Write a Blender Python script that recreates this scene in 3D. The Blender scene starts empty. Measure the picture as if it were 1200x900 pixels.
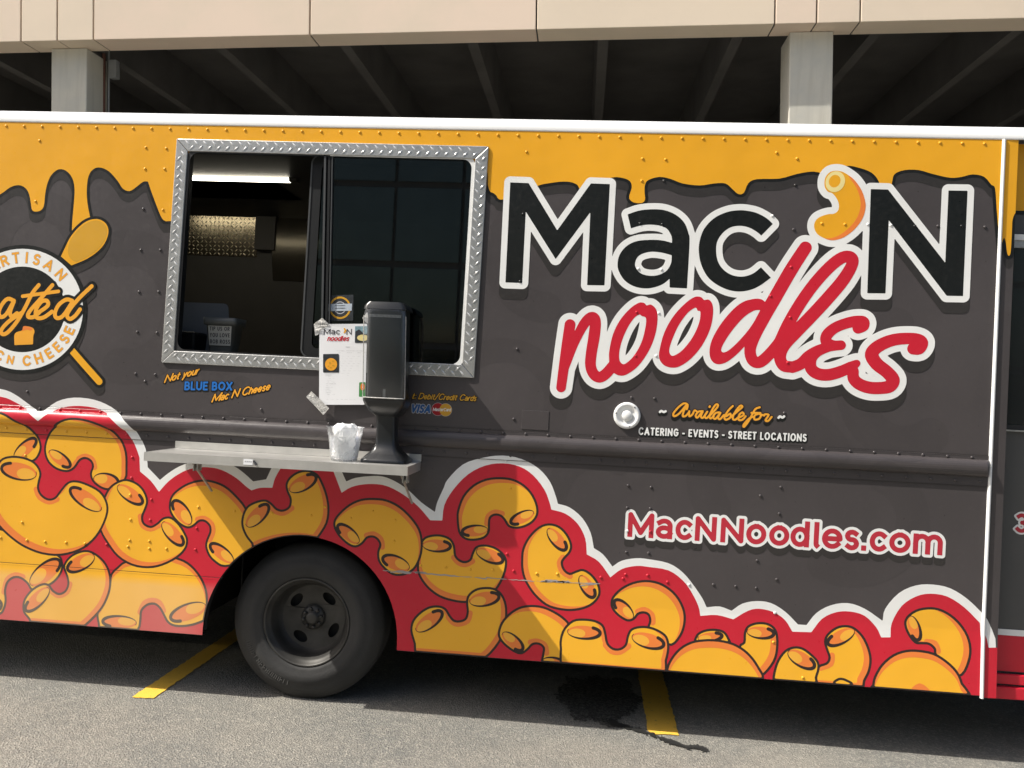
import bpy, bmesh, math, random
import numpy as np
from mathutils import Matrix, Vector
random.seed(7)
np.random.seed(7)
scn = bpy.context.scene
col = scn.collection

# ------------------------------------------------------------------ camera, sky, sun, exposure
FPX = 980.0                                   # focal length in photograph pixels (1200 x 900)
CAM = np.array([0.0, -4.0, 1.600])            # truck side is the plane Y = 0, the ground Z = 0

def rot_cv(yaw, pitch, roll):
    y, p, r = (math.radians(a) for a in (yaw, pitch, roll))
    cy, sy, cp, sp, cr, sr = math.cos(y), math.sin(y), math.cos(p), math.sin(p), math.cos(r), math.sin(r)
    Ry = np.array([[cy, 0, sy], [0, 1, 0], [-sy, 0, cy]])
    Rx = np.array([[1, 0, 0], [0, cp, -sp], [0, sp, cp]])
    Rz = np.array([[cr, -sr, 0], [sr, cr, 0], [0, 0, 1]])
    return Rz @ Rx @ Ry
R_T = rot_cv(5.454, -0.497, 2.715)            # camera against the truck (parked on a slope)
R_B = rot_cv(4.874, 0.772, 0.666)             # camera against the garage (plumb)
TOB = np.array([[1, 0, 0], [0, 0, 1], [0, -1, 0]], float)   # (right, down, forward) -> (X, Y, Z)

cam_d = bpy.data.cameras.new('camera')
cam_d.sensor_fit = 'HORIZONTAL'
cam_d.angle = 2 * math.atan(600 / FPX)
cam_d.clip_start = 0.05
cam_d.clip_end = 600
cam_o = bpy.data.objects.new('camera', cam_d)
col.objects.link(cam_o)
ax = [TOB @ R_T[i] for i in range(3)]
mw = Matrix.Identity(4)
for i in range(3):
    mw[i][0], mw[i][1], mw[i][2], mw[i][3] = ax[0][i], -ax[1][i], -ax[2][i], CAM[i]
cam_o.matrix_world = mw
scn.camera = cam_o

SUN_TO = Vector((-0.640, -0.235, 0.770)).normalized()
wd = bpy.data.worlds.new('World')
scn.world = wd
wd.use_nodes = True
nt = wd.node_tree
sky = nt.nodes.new('ShaderNodeTexSky')
sky.sky_type = 'NISHITA'
sky.sun_disc = False
sky.sun_elevation = math.asin(SUN_TO.z)
sky.sun_rotation = math.atan2(SUN_TO.x, SUN_TO.y)
sky.air_density = 1.0
sky.dust_density = 4.0
sky.ozone_density = 0.6
bgn = nt.nodes['Background']
bgn.inputs['Strength'].default_value = 0.12
nt.links.new(sky.outputs[0], bgn.inputs['Color'])
sun_d = bpy.data.lights.new('sun', 'SUN')
sun_d.energy = 5.0
sun_d.angle = math.radians(0.5)
sun_d.color = (1.0, 0.95, 0.87)
sun_o = bpy.data.objects.new('sun', sun_d)
col.objects.link(sun_o)
sun_o.location = (-8, -6, 12)
sun_o.rotation_euler = SUN_TO.to_track_quat('Z', 'Y').to_euler()
scn.view_settings.view_transform = 'Standard'
scn.view_settings.look = 'None'
scn.view_settings.gamma = 1.0
scn.view_settings.exposure = 0.38

# ------------------------------------------------------------------ drawing coordinates -> metres
def ray_dir(u, v, R=R_T):
    d = R.T @ np.array([(u - 600) / FPX, (v - 450) / FPX, 1.0])
    return TOB @ d
def at(u, v, Y=0.0):
    """point of the plane Y = const that the surveyed sight line (u, v) meets"""
    d = ray_dir(u, v)
    t = (Y - CAM[1]) / d[1]
    return CAM + t * d
def P(u, v):
    p = at(u, v, 0.0)
    return (p[0], p[2])
def PP(pts):
    return np.array([P(u, v) for u, v in pts])
def G(u, v):
    """point of the ground"""
    d = ray_dir(u, v)
    t = -CAM[2] / d[2]
    return CAM + t * d
PX = 1 / 243.0                                # metres per drawing unit on the truck side
def T(x0, y0, s, pts):
    return [(x0 + p[0] / s, y0 + p[1] / s) + tuple(p[2:]) for p in pts]

# ------------------------------------------------------------------ materials
MATS = {}
def principled(name):
    m = bpy.data.materials.new(name)
    m.use_nodes = True
    return m, m.node_tree, m.node_tree.nodes['Principled BSDF']
def mixc(t, a, b, fac):
    n = t.nodes.new('ShaderNodeMix')
    n.data_type = 'RGBA'
    n.inputs[6].default_value = (*a, 1)
    n.inputs[7].default_value = (*b, 1)
    if fac is not None:
        t.links.new(fac, n.inputs[0])
    return n
def noise(t, scale, detail=4, rough=0.55, vec=None):
    n = t.nodes.new('ShaderNodeTexNoise')
    n.inputs['Scale'].default_value = scale
    n.inputs['Detail'].default_value = detail
    n.inputs['Roughness'].default_value = rough
    if vec is None:
        c = t.nodes.new('ShaderNodeNewGeometry')
        vec = c.outputs['Position']
    t.links.new(vec, n.inputs['Vector'])
    return n
def ramp(t, src, a, b):
    n = t.nodes.new('ShaderNodeMapRange')
    n.inputs['From Min'].default_value = a
    n.inputs['From Max'].default_value = b
    t.links.new(src, n.inputs['Value'])
    return n.outputs[0]
def bump(t, src, strength, dist):
    n = t.nodes.new('ShaderNodeBump')
    n.inputs['Strength'].default_value = strength
    n.inputs['Distance'].default_value = dist
    t.links.new(src, n.inputs['Height'])
    return n.outputs[0]
def plain(name, c, rough=0.5, metal=0.0, var=0.08, scale=6.0, spec=0.5, bmp=0.0, bscale=30.0, coat=0.0):
    m, t, b = principled(name)
    n = noise(t, scale)
    f = ramp(t, n.outputs['Fac'], 0.3, 0.7)
    mx = mixc(t, [min(1, x * (1 - var)) for x in c], [min(1, x * (1 + var)) for x in c], f)
    t.links.new(mx.outputs[2], b.inputs['Base Color'])
    b.inputs['Roughness'].default_value = rough
    b.inputs['Metallic'].default_value = metal
    b.inputs['Specular IOR Level'].default_value = spec
    b.inputs['Coat Weight'].default_value = coat
    if bmp:
        n2 = noise(t, bscale, 3)
        t.links.new(bump(t, n2.outputs['Fac'], bmp, 0.01), b.inputs['Normal'])
    MATS[name] = m
    return m
def vinyl(name, c, rough=0.31, var=0.05):
    """printed vinyl wrap: faint panel waviness, thin dust film towards random patches"""
    m, t, b = principled(name)
    big = noise(t, 1.3, 3)
    fine = noise(t, 45, 4)
    f = ramp(t, big.outputs['Fac'], 0.35, 0.68)
    mx = mixc(t, [x * (1 - var) for x in c], [min(1, x * (1 + var)) for x in c], f)
    d = ramp(t, fine.outputs['Fac'], 0.52, 0.85)
    sc = t.nodes.new('ShaderNodeMath')
    sc.operation = 'MULTIPLY'
    sc.inputs[1].default_value = 0.022
    t.links.new(d, sc.inputs[0])
    mx2 = mixc(t, c, (0.42, 0.38, 0.33), sc.outputs[0])
    t.links.new(mx.outputs[2], mx2.inputs[6])
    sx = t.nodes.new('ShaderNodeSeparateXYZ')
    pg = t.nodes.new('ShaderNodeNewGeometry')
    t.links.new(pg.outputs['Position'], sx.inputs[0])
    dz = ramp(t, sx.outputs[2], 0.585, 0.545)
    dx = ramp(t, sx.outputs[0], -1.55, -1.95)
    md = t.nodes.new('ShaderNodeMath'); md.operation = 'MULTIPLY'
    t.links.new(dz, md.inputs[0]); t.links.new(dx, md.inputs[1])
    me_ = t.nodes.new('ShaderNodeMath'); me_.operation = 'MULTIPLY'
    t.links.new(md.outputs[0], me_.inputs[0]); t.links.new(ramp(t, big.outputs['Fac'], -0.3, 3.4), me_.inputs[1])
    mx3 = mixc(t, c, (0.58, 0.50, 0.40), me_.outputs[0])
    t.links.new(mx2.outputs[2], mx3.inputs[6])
    t.links.new(mx3.outputs[2], b.inputs['Base Color'])
    r = ramp(t, fine.outputs['Fac'], 0.2, 0.9)
    rr = t.nodes.new('ShaderNodeMapRange')
    rr.inputs['To Min'].default_value = rough - 0.06
    rr.inputs['To Max'].default_value = rough + 0.12
    t.links.new(r, rr.inputs['Value'])
    t.links.new(rr.outputs[0], b.inputs['Roughness'])
    b.inputs['Specular IOR Level'].default_value = 0.4
    wav = noise(t, 3.2, 2)
    t.links.new(bump(t, wav.outputs['Fac'], 0.25, 0.02), b.inputs['Normal'])
    MATS[name] = m
    return m

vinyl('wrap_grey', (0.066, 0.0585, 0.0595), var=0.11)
vinyl('wrap_shade', (0.034, 0.031, 0.030), var=0.06)
vinyl('wrap_black', (0.009, 0.010, 0.0095))
vinyl('wrap_line', (0.030, 0.020, 0.018))
vinyl('wrap_white', (0.80, 0.81, 0.79), var=0.03)
vinyl('wrap_red', (0.56, 0.016, 0.035))
vinyl('wrap_url_red', (0.48, 0.028, 0.048))
vinyl('wrap_yellow', (0.80, 0.385, 0.020))
vinyl('wrap_noodle', (0.87, 0.445, 0.030))
vinyl('wrap_orange', (0.80, 0.22, 0.045))
vinyl('wrap_pale_noodle', (0.85, 0.43, 0.05))
vinyl('wrap_cream', (0.82, 0.70, 0.30))
vinyl('wrap_spoon', (0.52, 0.29, 0.045))
vinyl('wrap_script', (0.84, 0.38, 0.035))
vinyl('wrap_gold', (0.62, 0.33, 0.03))
vinyl('wrap_blue', (0.02, 0.16, 0.52))
vinyl('wrap_card_blue', (0.012, 0.09, 0.27))
vinyl('wrap_card_red', (0.34, 0.005, 0.012))
vinyl('wrap_scratch', (0.38, 0.35, 0.33), rough=0.6)
plain('white_paint', (0.80, 0.81, 0.80), 0.32, var=0.04, scale=3, coat=0.3)
plain('rubber_black', (0.012, 0.013, 0.014), 0.55)
plain('sash_black', (0.010, 0.011, 0.012), 0.5, spec=0.25)
plain('divider_grey', (0.055, 0.058, 0.060), 0.4)
plain('underbody', (0.012, 0.012, 0.012), 0.8)
plain('cab_grey', (0.075, 0.075, 0.074), 0.4, var=0.05)
plain('aluminium', (0.50, 0.50, 0.49), 0.34, 0.75, var=0.12, scale=25, bmp=0.08, bscale=60)
plain('tread_bright', (0.78, 0.78, 0.77), 0.26, 0.5, var=0.1, scale=60)
plain('shelf_metal', (0.60, 0.59, 0.56), 0.42, 0.75, var=0.10, scale=9)
plain('galvanised', (0.42, 0.42, 0.40), 0.5, 0.8, var=0.2, scale=40)
plain('black_plastic', (0.012, 0.013, 0.014), 0.30, var=0.1, scale=20)
plain('interior_steel', (0.20, 0.18, 0.14), 0.28, 0.9, var=0.15, scale=2)
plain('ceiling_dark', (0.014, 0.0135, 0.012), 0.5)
plain('hood_steel', (0.022, 0.022, 0.021), 0.5, 0.0, spec=0.3)
plain('plate_steel', (0.42, 0.36, 0.25), 0.17, 1.0, var=0.1, scale=4)
plain('lug_steel', (0.75, 0.66, 0.48), 0.3, 1.0)
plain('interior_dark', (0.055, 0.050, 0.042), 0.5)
plain('grey_plastic', (0.22, 0.23, 0.24), 0.5)
plain('paper', (0.82, 0.83, 0.84), 0.7, var=0.02)
plain('label_blue', (0.42, 0.48, 0.54), 0.6)
plain('ink', (0.05, 0.05, 0.055), 0.7)
plain('ink_pale', (0.45, 0.45, 0.46), 0.7)
plain('photo_dark', (0.02, 0.025, 0.03), 0.5, var=0.5, scale=60)
plain('photo_sky', (0.20, 0.33, 0.38), 0.5, var=0.3, scale=60)
plain('photo_green', (0.05, 0.25, 0.06), 0.5)
plain('tape', (0.52, 0.51, 0.48), 0.3, var=0.25, scale=140, bmp=0.5, bscale=160)
plain('concrete_column', (0.58, 0.555, 0.475), 0.85, var=0.10, scale=2.5, bmp=0.1, bscale=20)
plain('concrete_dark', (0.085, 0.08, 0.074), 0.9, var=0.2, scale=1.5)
plain('office_frame', (0.05, 0.055, 0.055), 0.5)
plain('office_wall', (0.30, 0.28, 0.25), 0.8)
plain('rust_pipe', (0.14, 0.06, 0.04), 0.7)
plain('pipe_grey', (0.25, 0.26, 0.26), 0.6)

def fascia_mat():
    m, t, b = principled('fascia_stone')
    oi = t.nodes.new('ShaderNodeObjectInfo')
    n1 = noise(t, 0.9, 5, 0.6)
    n2 = noise(t, 90, 3)
    base = mixc(t, (0.74, 0.63, 0.485), (0.76, 0.61, 0.485), oi.outputs['Random'])
    mx = mixc(t, (0, 0, 0), (0.69, 0.585, 0.455), ramp(t, n1.outputs['Fac'], 0.45, 0.75))
    t.links.new(base.outputs[2], mx.inputs[6])
    t.links.new(mx.outputs[2], b.inputs['Base Color'])
    b.inputs['Roughness'].default_value = 0.85
    t.links.new(bump(t, n2.outputs['Fac'], 0.12, 0.004), b.inputs['Normal'])
    MATS['fascia_stone'] = m
fascia_mat()

def streak_mat():
    m, t, b = principled('concrete_column')
    geo = t.nodes.new('ShaderNodeNewGeometry'); mp_ = t.nodes.new('ShaderNodeMapping')
    mp_.inputs['Scale'].default_value = (14, 14, 0.8)
    t.links.new(geo.outputs['Position'], mp_.inputs[0])
    n1 = noise(t, 1.0, 5, 0.65, mp_.outputs[0]); n2 = noise(t, 3, 5, 0.6)
    a = mixc(t, (0.61, 0.585, 0.50), (0.50, 0.475, 0.40), ramp(t, n1.outputs['Fac'], 0.48, 0.72))
    c_ = mixc(t, (0, 0, 0), (0.53, 0.52, 0.46), ramp(t, n2.outputs['Fac'], 0.4, 0.7)); c_.inputs[0].default_value = 0.4
    t.links.new(a.outputs[2], c_.inputs[6]); t.links.new(c_.outputs[2], b.inputs['Base Color'])
    b.inputs['Roughness'].default_value = 0.9
    n3 = noise(t, 60, 3); t.links.new(bump(t, n3.outputs['Fac'], 0.15, 0.004), b.inputs['Normal'])
    MATS['concrete_column'] = m
streak_mat()

def asphalt_mat():
    m, t, b = principled('asphalt')
    patch = noise(t, 1.6, 6, 0.62)
    mid = noise(t, 14, 5, 0.65)
    g = t.nodes.new('ShaderNodeTexVoronoi')
    g.inputs['Scale'].default_value = 115
    geo = t.nodes.new('ShaderNodeNewGeometry')
    t.links.new(geo.outputs['Position'], g.inputs['Vector'])
    fine = noise(t, 160, 4, 0.7)
    c1 = mixc(t, (0.166, 0.167, 0.154), (0.242, 0.229, 0.198), ramp(t, patch.outputs['Fac'], 0.35, 0.65))
    c2 = mixc(t, (0, 0, 0), (0.375, 0.357, 0.305), None)
    st = t.nodes.new('ShaderNodeSeparateColor')
    t.links.new(g.outputs['Color'], st.inputs[0])
    t.links.new(ramp(t, st.outputs[0], 0.55, 1.15), c2.inputs[0])
    t.links.new(c1.outputs[2], c2.inputs[6])
    c3 = mixc(t, (0, 0, 0), (0.040, 0.040, 0.037), ramp(t, fine.outputs['Fac'], 0.55, 0.70))
    t.links.new(c2.outputs[2], c3.inputs[6])
    c4 = mixc(t, (0, 0, 0), (0.12, 0.117, 0.11), None)
    mm = t.nodes.new('ShaderNodeMath')
    mm.operation = 'MULTIPLY'
    mm.inputs[1].default_value = 0.5
    t.links.new(ramp(t, mid.outputs['Fac'], 0.5, 0.75), mm.inputs[0])
    t.links.new(mm.outputs[0], c4.inputs[0])
    t.links.new(c3.outputs[2], c4.inputs[6])
    t.links.new(c4.outputs[2], b.inputs['Base Color'])
    b.inputs['Roughness'].default_value = 0.9
    ad = t.nodes.new('ShaderNodeMath')
    t.links.new(g.outputs['Distance'], ad.inputs[0])
    t.links.new(fine.outputs['Fac'], ad.inputs[1])
    t.links.new(bump(t, ad.outputs[0], 0.9, 0.006), b.inputs['Normal'])
    MATS['asphalt'] = m
asphalt_mat()

def line_mat():
    m, t, b = principled('line_yellow')
    n = noise(t, 30, 6, 0.7)
    mx = mixc(t, (0.78, 0.47, 0.055), (0.20, 0.15, 0.07), ramp(t, n.outputs['Fac'], 0.58, 0.80))
    t.links.new(mx.outputs[2], b.inputs['Base Color'])
    b.inputs['Roughness'].default_value = 0.75
    n2 = noise(t, 150, 3)
    t.links.new(bump(t, n2.outputs['Fac'], 0.6, 0.004), b.inputs['Normal'])
    MATS['line_yellow'] = m
line_mat()
def wet_mat(name, lo, hi, top):
    m, t, b = principled(name)
    n = noise(t, 75, 4, 0.7)
    b.inputs['Base Color'].default_value = (0.022, 0.022, 0.021, 1)
    b.inputs['Roughness'].default_value = 0.55
    mr = t.nodes.new('ShaderNodeMapRange')
    mr.inputs['From Min'].default_value = lo; mr.inputs['From Max'].default_value = hi; mr.inputs['To Max'].default_value = top
    t.links.new(n.outputs['Fac'], mr.inputs['Value']); t.links.new(mr.outputs[0], b.inputs['Alpha'])
    MATS[name] = m
wet_mat('wet_asphalt', 0.15, 0.42, 0.95)
wet_mat('damp_asphalt', 0.30, 0.62, 0.78)

def glass_mat(name, tint, rough=0.02, alpha_mix=0.0, ior=1.5):
    m = bpy.data.materials.new(name)
    m.use_nodes = True
    t = m.node_tree
    t.nodes.clear()
    out = t.nodes.new('ShaderNodeOutputMaterial')
    tr = t.nodes.new('ShaderNodeBsdfTransparent')
    tr.inputs[0].default_value = (*tint, 1)
    gl = t.nodes.new('ShaderNodeBsdfGlossy')
    gl.inputs['Roughness'].default_value = rough
    fr = t.nodes.new('ShaderNodeFresnel')
    fr.inputs[0].default_value = ior
    mx = t.nodes.new('ShaderNodeMixShader')
    t.links.new(fr.outputs[0], mx.inputs[0])
    t.links.new(tr.outputs[0], mx.inputs[1])
    t.links.new(gl.outputs[0], mx.inputs[2])
    last = mx
    if alpha_mix:
        df = t.nodes.new('ShaderNodeBsdfDiffuse')
        df.inputs[0].default_value = (0.8, 0.82, 0.84, 1)
        m2 = t.nodes.new('ShaderNodeMixShader')
        m2.inputs[0].default_value = alpha_mix
        t.links.new(mx.outputs[0], m2.inputs[1])
        t.links.new(df.outputs[0], m2.inputs[2])
        last = m2
    t.links.new(last.outputs[0], out.inputs[0])
    MATS[name] = m
glass_mat('tinted_glass', (0.10, 0.13, 0.13), ior=1.85)
glass_mat('clear_plastic', (0.90, 0.92, 0.94), 0.13, 0.02, 1.75)
glass_mat('cup_plastic', (0.95, 0.96, 0.97), 0.12, 0.22)
def film_mat():
    m = bpy.data.materials.new('film_plastic'); m.use_nodes = True; t = m.node_tree; t.nodes.clear()
    out = t.nodes.new('ShaderNodeOutputMaterial'); d = t.nodes.new('ShaderNodeBsdfDiffuse'); l = t.nodes.new('ShaderNodeBsdfTranslucent'); x = t.nodes.new('ShaderNodeMixShader')
    d.inputs[0].default_value = (.9, .91, .92, 1); l.inputs[0].default_value = (.9, .91, .92, 1); x.inputs[0].default_value = 0.45
    t.links.new(d.outputs[0], x.inputs[1]); t.links.new(l.outputs[0], x.inputs[2]); t.links.new(x.outputs[0], out.inputs[0]); MATS['film_plastic'] = m
film_mat()
glass_mat('cab_glass', (0.25, 0.34, 0.32), 0.02, 0.03)
plain('office_glass', (0.37, 0.405, 0.34), 0.12, 0.9, var=0.1, scale=1.5)
def emit_mat(name, c, s):
    m = bpy.data.materials.new(name)
    m.use_nodes = True
    b = m.node_tree.nodes['Principled BSDF']
    b.inputs['Emission Color'].default_value = (*c, 1)
    b.inputs['Emission Strength'].default_value = s
    MATS[name] = m
emit_mat('tube_light', (1.0, 0.92, 0.74), 9.0)

# ------------------------------------------------------------------ object helpers
def link(name, me, parent=None):
    o = bpy.data.objects.new(name, me)
    col.objects.link(o)
    if parent is not None:
        o.parent = parent
    return o
def empty(name, loc=(0, 0, 0), parent=None):
    o = bpy.data.objects.new(name, None)
    o.empty_display_size = 0.1
    col.objects.link(o)
    o.location = loc
    if parent is not None:
        o.parent = parent
    return o
def tag(o, label=None, cat=None, group=None, kind=None):
    if label: o['label'] = label
    if cat: o['category'] = cat
    if group: o['group'] = group
    if kind: o['kind'] = kind
    return o
class MB:
    """collects faces with material slots into one mesh"""
    def __init__(s):
        s.v, s.f, s.m, s.mats, s.smooth = [], [], [], [], []
    def slot(s, mat):
        if mat not in s.mats: s.mats.append(mat)
        return s.mats.index(mat)
    def add(s, verts, faces, mat, smooth=False):
        b = len(s.v)
        s.v.extend([tuple(map(float, p)) for p in verts])
        k = s.slot(mat)
        for f in faces:
            s.f.append(tuple(i + b for i in f)); s.m.append(k); s.smooth.append(smooth)
        return s
    def box(s, lo, hi, mat, M=None):
        x0, y0, z0 = lo; x1, y1, z1 = hi
        vs = [(x0, y0, z0), (x1, y0, z0), (x1, y1, z0), (x0, y1, z0), (x0, y0, z1), (x1, y0, z1), (x1, y1, z1), (x0, y1, z1)]
        if M is not None: vs = [tuple(M @ Vector(v)) for v in vs]
        return s.add(vs, [(0, 3, 2, 1), (4, 5, 6, 7), (0, 1, 5, 4), (1, 2, 6, 5), (2, 3, 7, 6), (3, 0, 4, 7)], mat)
    def hexa(s, q, mat):
        """8 points: bottom ring 0-3, top ring 4-7"""
        return s.add(q, [(0, 3, 2, 1), (4, 5, 6, 7), (0, 1, 5, 4), (1, 2, 6, 5), (2, 3, 7, 6), (3, 0, 4, 7)], mat)
    def loft(s, rings, mat, smooth=True, caps=True, closed=True):
        n = len(rings[0]); vs = [p for r in rings for p in r]; fs = []
        m = n if closed else n - 1
        for i in range(len(rings) - 1):
            for j in range(m):
                k = (j + 1) % n
                fs.append((i * n + j, i * n + k, (i + 1) * n + k, (i + 1) * n + j))
        s.add(vs, fs, mat, smooth)
        if caps:
            s.add(rings[0], [tuple(range(n))[::-1]], mat)
            s.add(rings[-1], [tuple(range(n))], mat)
        return s
    def lathe(s, prof, mat, seg=40, M=None, smooth=True, cap=False):
        """profile (r, h): revolved about local Z"""
        rings = []
        for r, h in prof:
            ring = [(r * math.cos(2 * math.pi * i / seg), r * math.sin(2 * math.pi * i / seg), h) for i in range(seg)]
            if M is not None: ring = [tuple(M @ Vector(p)) for p in ring]
            rings.append(ring)
        return s.loft(rings, mat, smooth, cap)
    def tube(s, path, r, mat, seg=8, smooth=True):
        rings = []
        path = [Vector(p) for p in path]
        for i, p in enumerate(path):
            d = (path[min(i + 1, len(path) - 1)] - path[max(i - 1, 0)]).normalized()
            a = d.orthogonal().normalized() if i == 0 else (a - d * a.dot(d)).normalized()
            b = d.cross(a)
            rr = r[i] if isinstance(r, (list, tuple)) else r
            rings.append([tuple(p + a * rr * math.cos(2 * math.pi * k / seg) + b * rr * math.sin(2 * math.pi * k / seg)) for k in range(seg)])
        return s.loft(rings, mat, smooth, True)
    def build(s, name, parent=None, bevel=0.0, sharp=40):
        me = bpy.data.meshes.new(name)
        me.from_pydata(s.v, [], s.f)
        for mname in s.mats: me.materials.append(MATS[mname])
        me.polygons.foreach_set('material_index', s.m)
        me.polygons.foreach_set('use_smooth', s.smooth)
        me.update()
        o = link(name, me, parent)
        if bevel:
            b = o.modifiers.new('bevel', 'BEVEL')
            b.width = bevel; b.segments = 2; b.limit_method = 'ANGLE'
        return o

# ------------------------------------------------------------------ flat print: signed distance fields filled by marching squares
def spline(pts, closed=True, n=4):
    """Catmull-Rom through pts; a third value 1 marks a sharp corner"""
    pts = list(pts)
    N = len(pts)
    out = []
    rng = N if closed else N - 1
    def g(i): return np.array(pts[i % N][:2] if closed else pts[max(0, min(N - 1, i))][:2], float)
    def sharp(i): return len(pts[i % N]) > 2 and pts[i % N][2]
    for i in range(rng):
        p1, p2 = g(i), g(i + 1)
        p0 = p1 - (p2 - p1) if sharp(i) else g(i - 1)
        p3 = p2 + (p2 - p1) if sharp(i + 1) else g(i + 2)
        if sharp(i) and sharp(i + 1):
            out.append(p1); continue
        for k in range(n):
            t = k / n
            out.append(0.5 * (2 * p1 + (p2 - p0) * t + (2 * p0 - 5 * p1 + 4 * p2 - p3) * t * t + (3 * p1 - p0 - 3 * p2 + p3) * t ** 3))
    if not closed: out.append(g(N - 1))
    return out
def sd_poly(poly):
    poly = np.asarray(poly, float)
    def f(x, y):
        d = np.full(np.shape(x), 1e9); ins = np.zeros(np.shape(x), bool)
        n = len(poly)
        for i in range(n):
            ax_, ay = poly[i]; bx, by = poly[(i + 1) % n]
            ex, ey = bx - ax_, by - ay
            L = ex * ex + ey * ey
            if L < 1e-14: continue
            wx, wy = x - ax_, y - ay
            t = np.clip((wx * ex + wy * ey) / L, 0, 1)
            d = np.minimum(d, (wx - ex * t) ** 2 + (wy - ey * t) ** 2)
            c = ((ay <= y) != (by <= y))
            if ey != 0: ins ^= c & (x < ax_ + (y - ay) * ex / ey)
        d = np.sqrt(d)
        return np.where(ins, -d, d)
    f.bb = (poly[:, 0].min(), poly[:, 1].min(), poly[:, 0].max(), poly[:, 1].max())
    return f
def sd_stroke(path, w, cap='round'):
    """path in metres; w half width (number or per-point list); square caps stick out by w"""
    path = np.asarray(path, float); n = len(path)
    ws = np.full(n, w, float) if np.isscalar(w) else np.asarray(w, float)
    def f(x, y):
        d = np.full(np.shape(x), 1e9)
        for i in range(n - 1):
            a, b = path[i], path[i + 1]
            e = b - a; L = math.hypot(*e)
            if L < 1e-9: continue
            e = e / L
            wx, wy = x - a[0], y - a[1]
            al = wx * e[0] + wy * e[1]; pe = wx * -e[1] + wy * e[0]
            if cap == 'square' and (i == 0 or i == n - 2):
                lo = -ws[i] if i == 0 else 0.0
                hi = L + ws[i + 1] if i == n - 2 else L
                qx = np.abs(al - (lo + hi) / 2) - (hi - lo) / 2; qy = np.abs(pe) - ws[i]
                dd = np.hypot(np.maximum(qx, 0), np.maximum(qy, 0)) + np.minimum(np.maximum(qx, qy), 0)
                if n > 2:
                    q = b if i == 0 else a
                    dd = np.minimum(dd, np.hypot(x - q[0], y - q[1]) - ws[i])
            else:
                t = np.clip(al / L, 0, 1)
                dd = np.hypot(al - t * L, pe) - (ws[i] + (ws[i + 1] - ws[i]) * t)
            d = np.minimum(d, dd)
        return d
    r = ws.max() * 1.5
    f.bb = (path[:, 0].min() - r, path[:, 1].min() - r, path[:, 0].max() + r, path[:, 1].max() + r)
    return f
def sd_ellipse(pts_poly): return sd_poly(pts_poly)
def bbu(fs):
    b = np.array([f.bb for f in fs])
    return (b[:, 0].min(), b[:, 1].min(), b[:, 2].max(), b[:, 3].max())
def union(fs):
    fs = list(fs)
    def f(x, y):
        d = fs[0](x, y)
        for g in fs[1:]: d = np.minimum(d, g(x, y))
        return d
    f.bb = bbu(fs)
    return f
def sub(a, *bs):
    def f(x, y):
        d = a(x, y)
        for b in bs: d = np.maximum(d, -b(x, y))
        return d
    f.bb = a.bb
    return f
def inter(a, *bs):
    def f(x, y):
        d = a(x, y)
        for b in bs: d = np.maximum(d, b(x, y))
        return d
    f.bb = a.bb
    return f
def grow(a, r):
    f = lambda x, y: a(x, y) - r
    f.bb = (a.bb[0] - r, a.bb[1] - r, a.bb[2] + r, a.bb[3] + r)
    return f
def shift(a, dx, dy):
    f = lambda x, y: a(x - dx, y - dy)
    f.bb = (a.bb[0] + dx, a.bb[1] + dy, a.bb[2] + dx, a.bb[3] + dy)
    return f
def overlap(a, b):
    return not (a[2] < b[0] or b[2] < a[0] or a[3] < b[1] or b[3] < a[1])
def sample(f, h):
    """distance field on a grid; only tiles near the outline are worked out finely"""
    x0, y0, x1, y1 = f.bb
    x0 = math.floor(x0 / h) * h - h; y0 = math.floor(y0 / h) * h - h
    nx = int((x1 - x0) / h) + 3; ny = int((y1 - y0) / h) + 3
    xs = x0 + np.arange(nx) * h; ys = y0 + np.arange(ny) * h
    K = 12
    tx, ty = -(-nx // K), -(-ny // K)
    cx = x0 + (np.arange(tx) * K + (K - 1) / 2) * h; cy = y0 + (np.arange(ty) * K + (K - 1) / 2) * h
    C = f(*np.meshgrid(cx, cy))
    near = np.abs(C) < K * h * 0.95
    D = np.repeat(np.repeat(C, K, 0), K, 1)[:ny, :nx].copy()
    N = np.repeat(np.repeat(near, K, 0), K, 1)[:ny, :nx]
    X, Y = np.meshgrid(xs, ys)
    if N.any(): D[N] = f(X[N], Y[N])
    return xs, ys, D
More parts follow.
